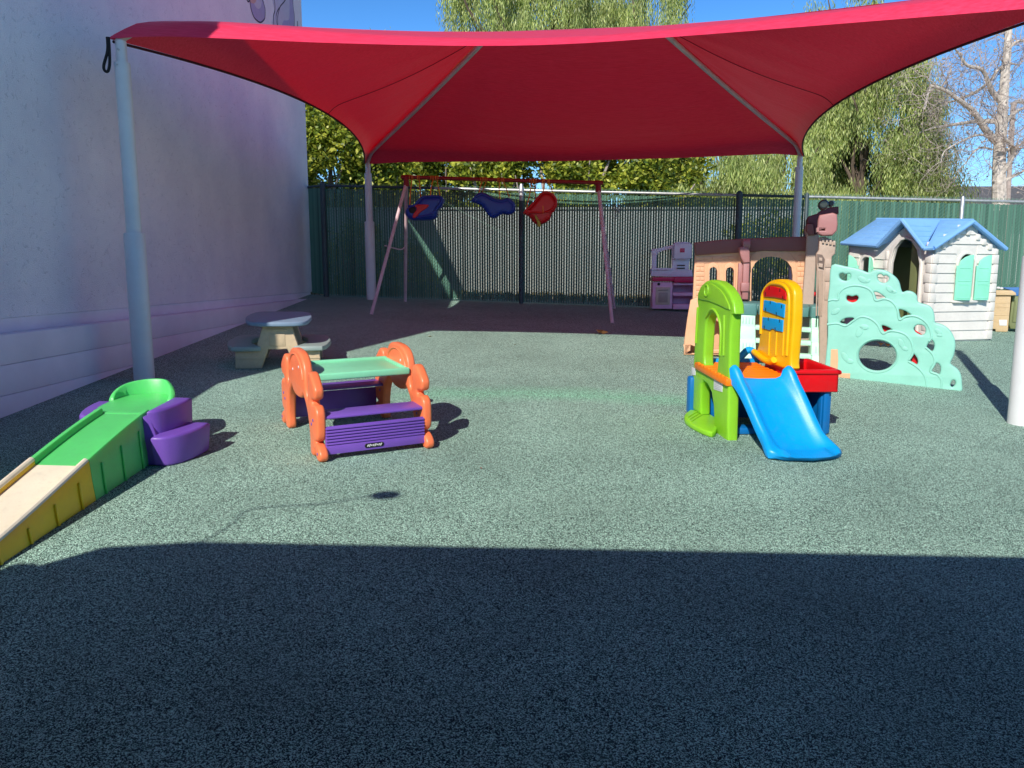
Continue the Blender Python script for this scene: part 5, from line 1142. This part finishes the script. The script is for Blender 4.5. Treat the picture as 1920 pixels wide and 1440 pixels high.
pepper('thin topped pepper tree against the sky left of the canopy apex', 712, 33, 8.3, .9, 2.4, 700, PG_, .9)
pepper('low weeping pepper tree seen under the canopy edge at the right', 1340, 23, 2.6, 2.2, 2.2, 4500, PG_, 1.5)
pepper('low pepper tree just left of the right back canopy post', 1445, 24, 2.7, 1.8, 2.2, 3200, PG_, 1.5)
pepper('tall green pepper tree between the right back post and the bare tree', 1615, 26, 4.4, 2.45, 4.0, 12500, PG_, 2.0, zbase=-.2)
pepper('slim pepper tree with its tip above the canopy at the right', 1560, 29, 8.6, 1.3, 3.0, 1600, PG_, 1.1)
# bare sycamore
SY = 23.; sr = root('bare_tree', Vector((wpx(1876, SY), SY, -.2)), 'leafless pale barked sycamore tree at the right edge', 'tree')
bt = nb(); tw_ = nb()
cS = lambda pts: cr(1680, 0, 3.6, pts)
def limb(pts, r0, r1, sub=True, dy=0.):
    P = []
    n = len(pts)
    for i, (x, y) in enumerate(cS(pts)): X = aty(x, y, SY+dy*i/(n-1)); P.append(tuple(X))
    P = smooth(P, 5, False); n = len(P); tube(bt, P, r0, 8, rr=[r0+(r1-r0)*i/(n-1) for i in range(n)])
    if sub:
        for i in range(2, n): 
            twig(Vector(P[i]), (Vector(P[i])-Vector(P[i-1])).normalized(), r1*.3+.005, R.uniform(.6, 1.5), 3)
def twig(p, d, r, L_, lv):
    a = Vector((R.gauss(0, 1), R.gauss(0, .8), R.gauss(0, 1)+.2)).normalized(); d = (d*.6+a*.9).normalized(); pts = [p]; q = p; dd = d
    for i in range(5):
        dd = (dd+Vector((R.gauss(0, .25), R.gauss(0, .25), R.gauss(0, .22)+.03))).normalized(); q = q+dd*L_/5; pts.append(q)
    tube(tw_, pts, r, 3, False, rr=[r*(1-.14*i) for i in range(6)])
    if lv > 0:
        for k in (2, 3, 4, 5)[-(lv+1):]:
            if R.random() < .72: twig(pts[k], dd, max(r*.62, .0035), L_*.62, lv-1)
    elif R.random() < .12:
        t = nb(); bmesh.ops.create_icosphere(t, subdivisions=1, radius=.03); e = pts[-1]+Vector((0, 0, -.06)); join(tw_, t, lambda a, b, c: Vector((a, b, c))+e)
limb([(698, 1420), (695, 1200), (700, 1000), (712, 860), (722, 700), (738, 480), (752, 330), (762, 180), (775, 40), (780, -120)], .20, .06, False)
limb([(716, 900), (722, 690), (740, 430), (758, 200)], .06, .05, True)
limb([(668, 950), (600, 870), (520, 750), (430, 680), (330, 610), (240, 580)], .11, .03, dy=-1.5)
limb([(700, 830), (640, 818), (540, 820), (430, 835), (330, 850), (230, 870), (80, 930)], .075, .02, dy=1.)
limb([(700, 680), (650, 620), (625, 560), (580, 470), (480, 440), (430, 370), (395, 325)], .085, .02, dy=-1)
limb([(645, 540), (690, 470), (760, 430), (830, 440)], .055, .02)
limb([(760, 330), (800, 290), (864, 275), (930, 285)], .05, .03)
limb([(660, 1230), (730, 1150), (790, 1050), (780, 980), (720, 930)], .07, .05, dy=-.6)
limb([(720, 1230), (790, 1190), (850, 1160), (930, 1100)], .06, .02)
limb([(740, 1010), (800, 1000), (870, 960), (950, 950)], .05, .02); limb([(740, 830), (790, 770), (860, 730), (940, 700)], .06, .02, dy=1)
limb([(650, 1010), (580, 995), (520, 1030), (470, 1100), (400, 1170)], .035, .012); limb([(660, 940), (560, 910), (430, 960), (330, 1020), (300, 1100)], .04, .012, dy=-1)
limb([(620, 560), (540, 620), (400, 680), (280, 700), (190, 760), (60, 830)], .05, .015, dy=1.5); limb([(190, 740), (215, 640), (240, 570)], .04, .015); limb([(290, 620), (340, 540), (380, 450)], .03, .012)
limb([(775, 60), (740, -20), (700, -120)], .05, .02); limb([(772, 120), (820, 30), (860, -60)], .05, .02)
obj('trunk', bt, M_syc, sr); obj('twigs', tw_, M_twig, sr)
# scruffy dry ground cover beyond the fence
bm = nb()
for i in range(9000):
    y = R.uniform(13.4, 18.2); x = R.uniform(-1, 9); z = G(x, y)-.03; p = Vector((x, y, z)); leafquad(bm, p+Vector((0, 0, .05)), R.uniform(.06, .2), Vector((R.uniform(-.4, .4), R.uniform(-.4, .4), 1)).normalized(), .15)
obj('dry_grass', bm, M_drygrass, kind='stuff')
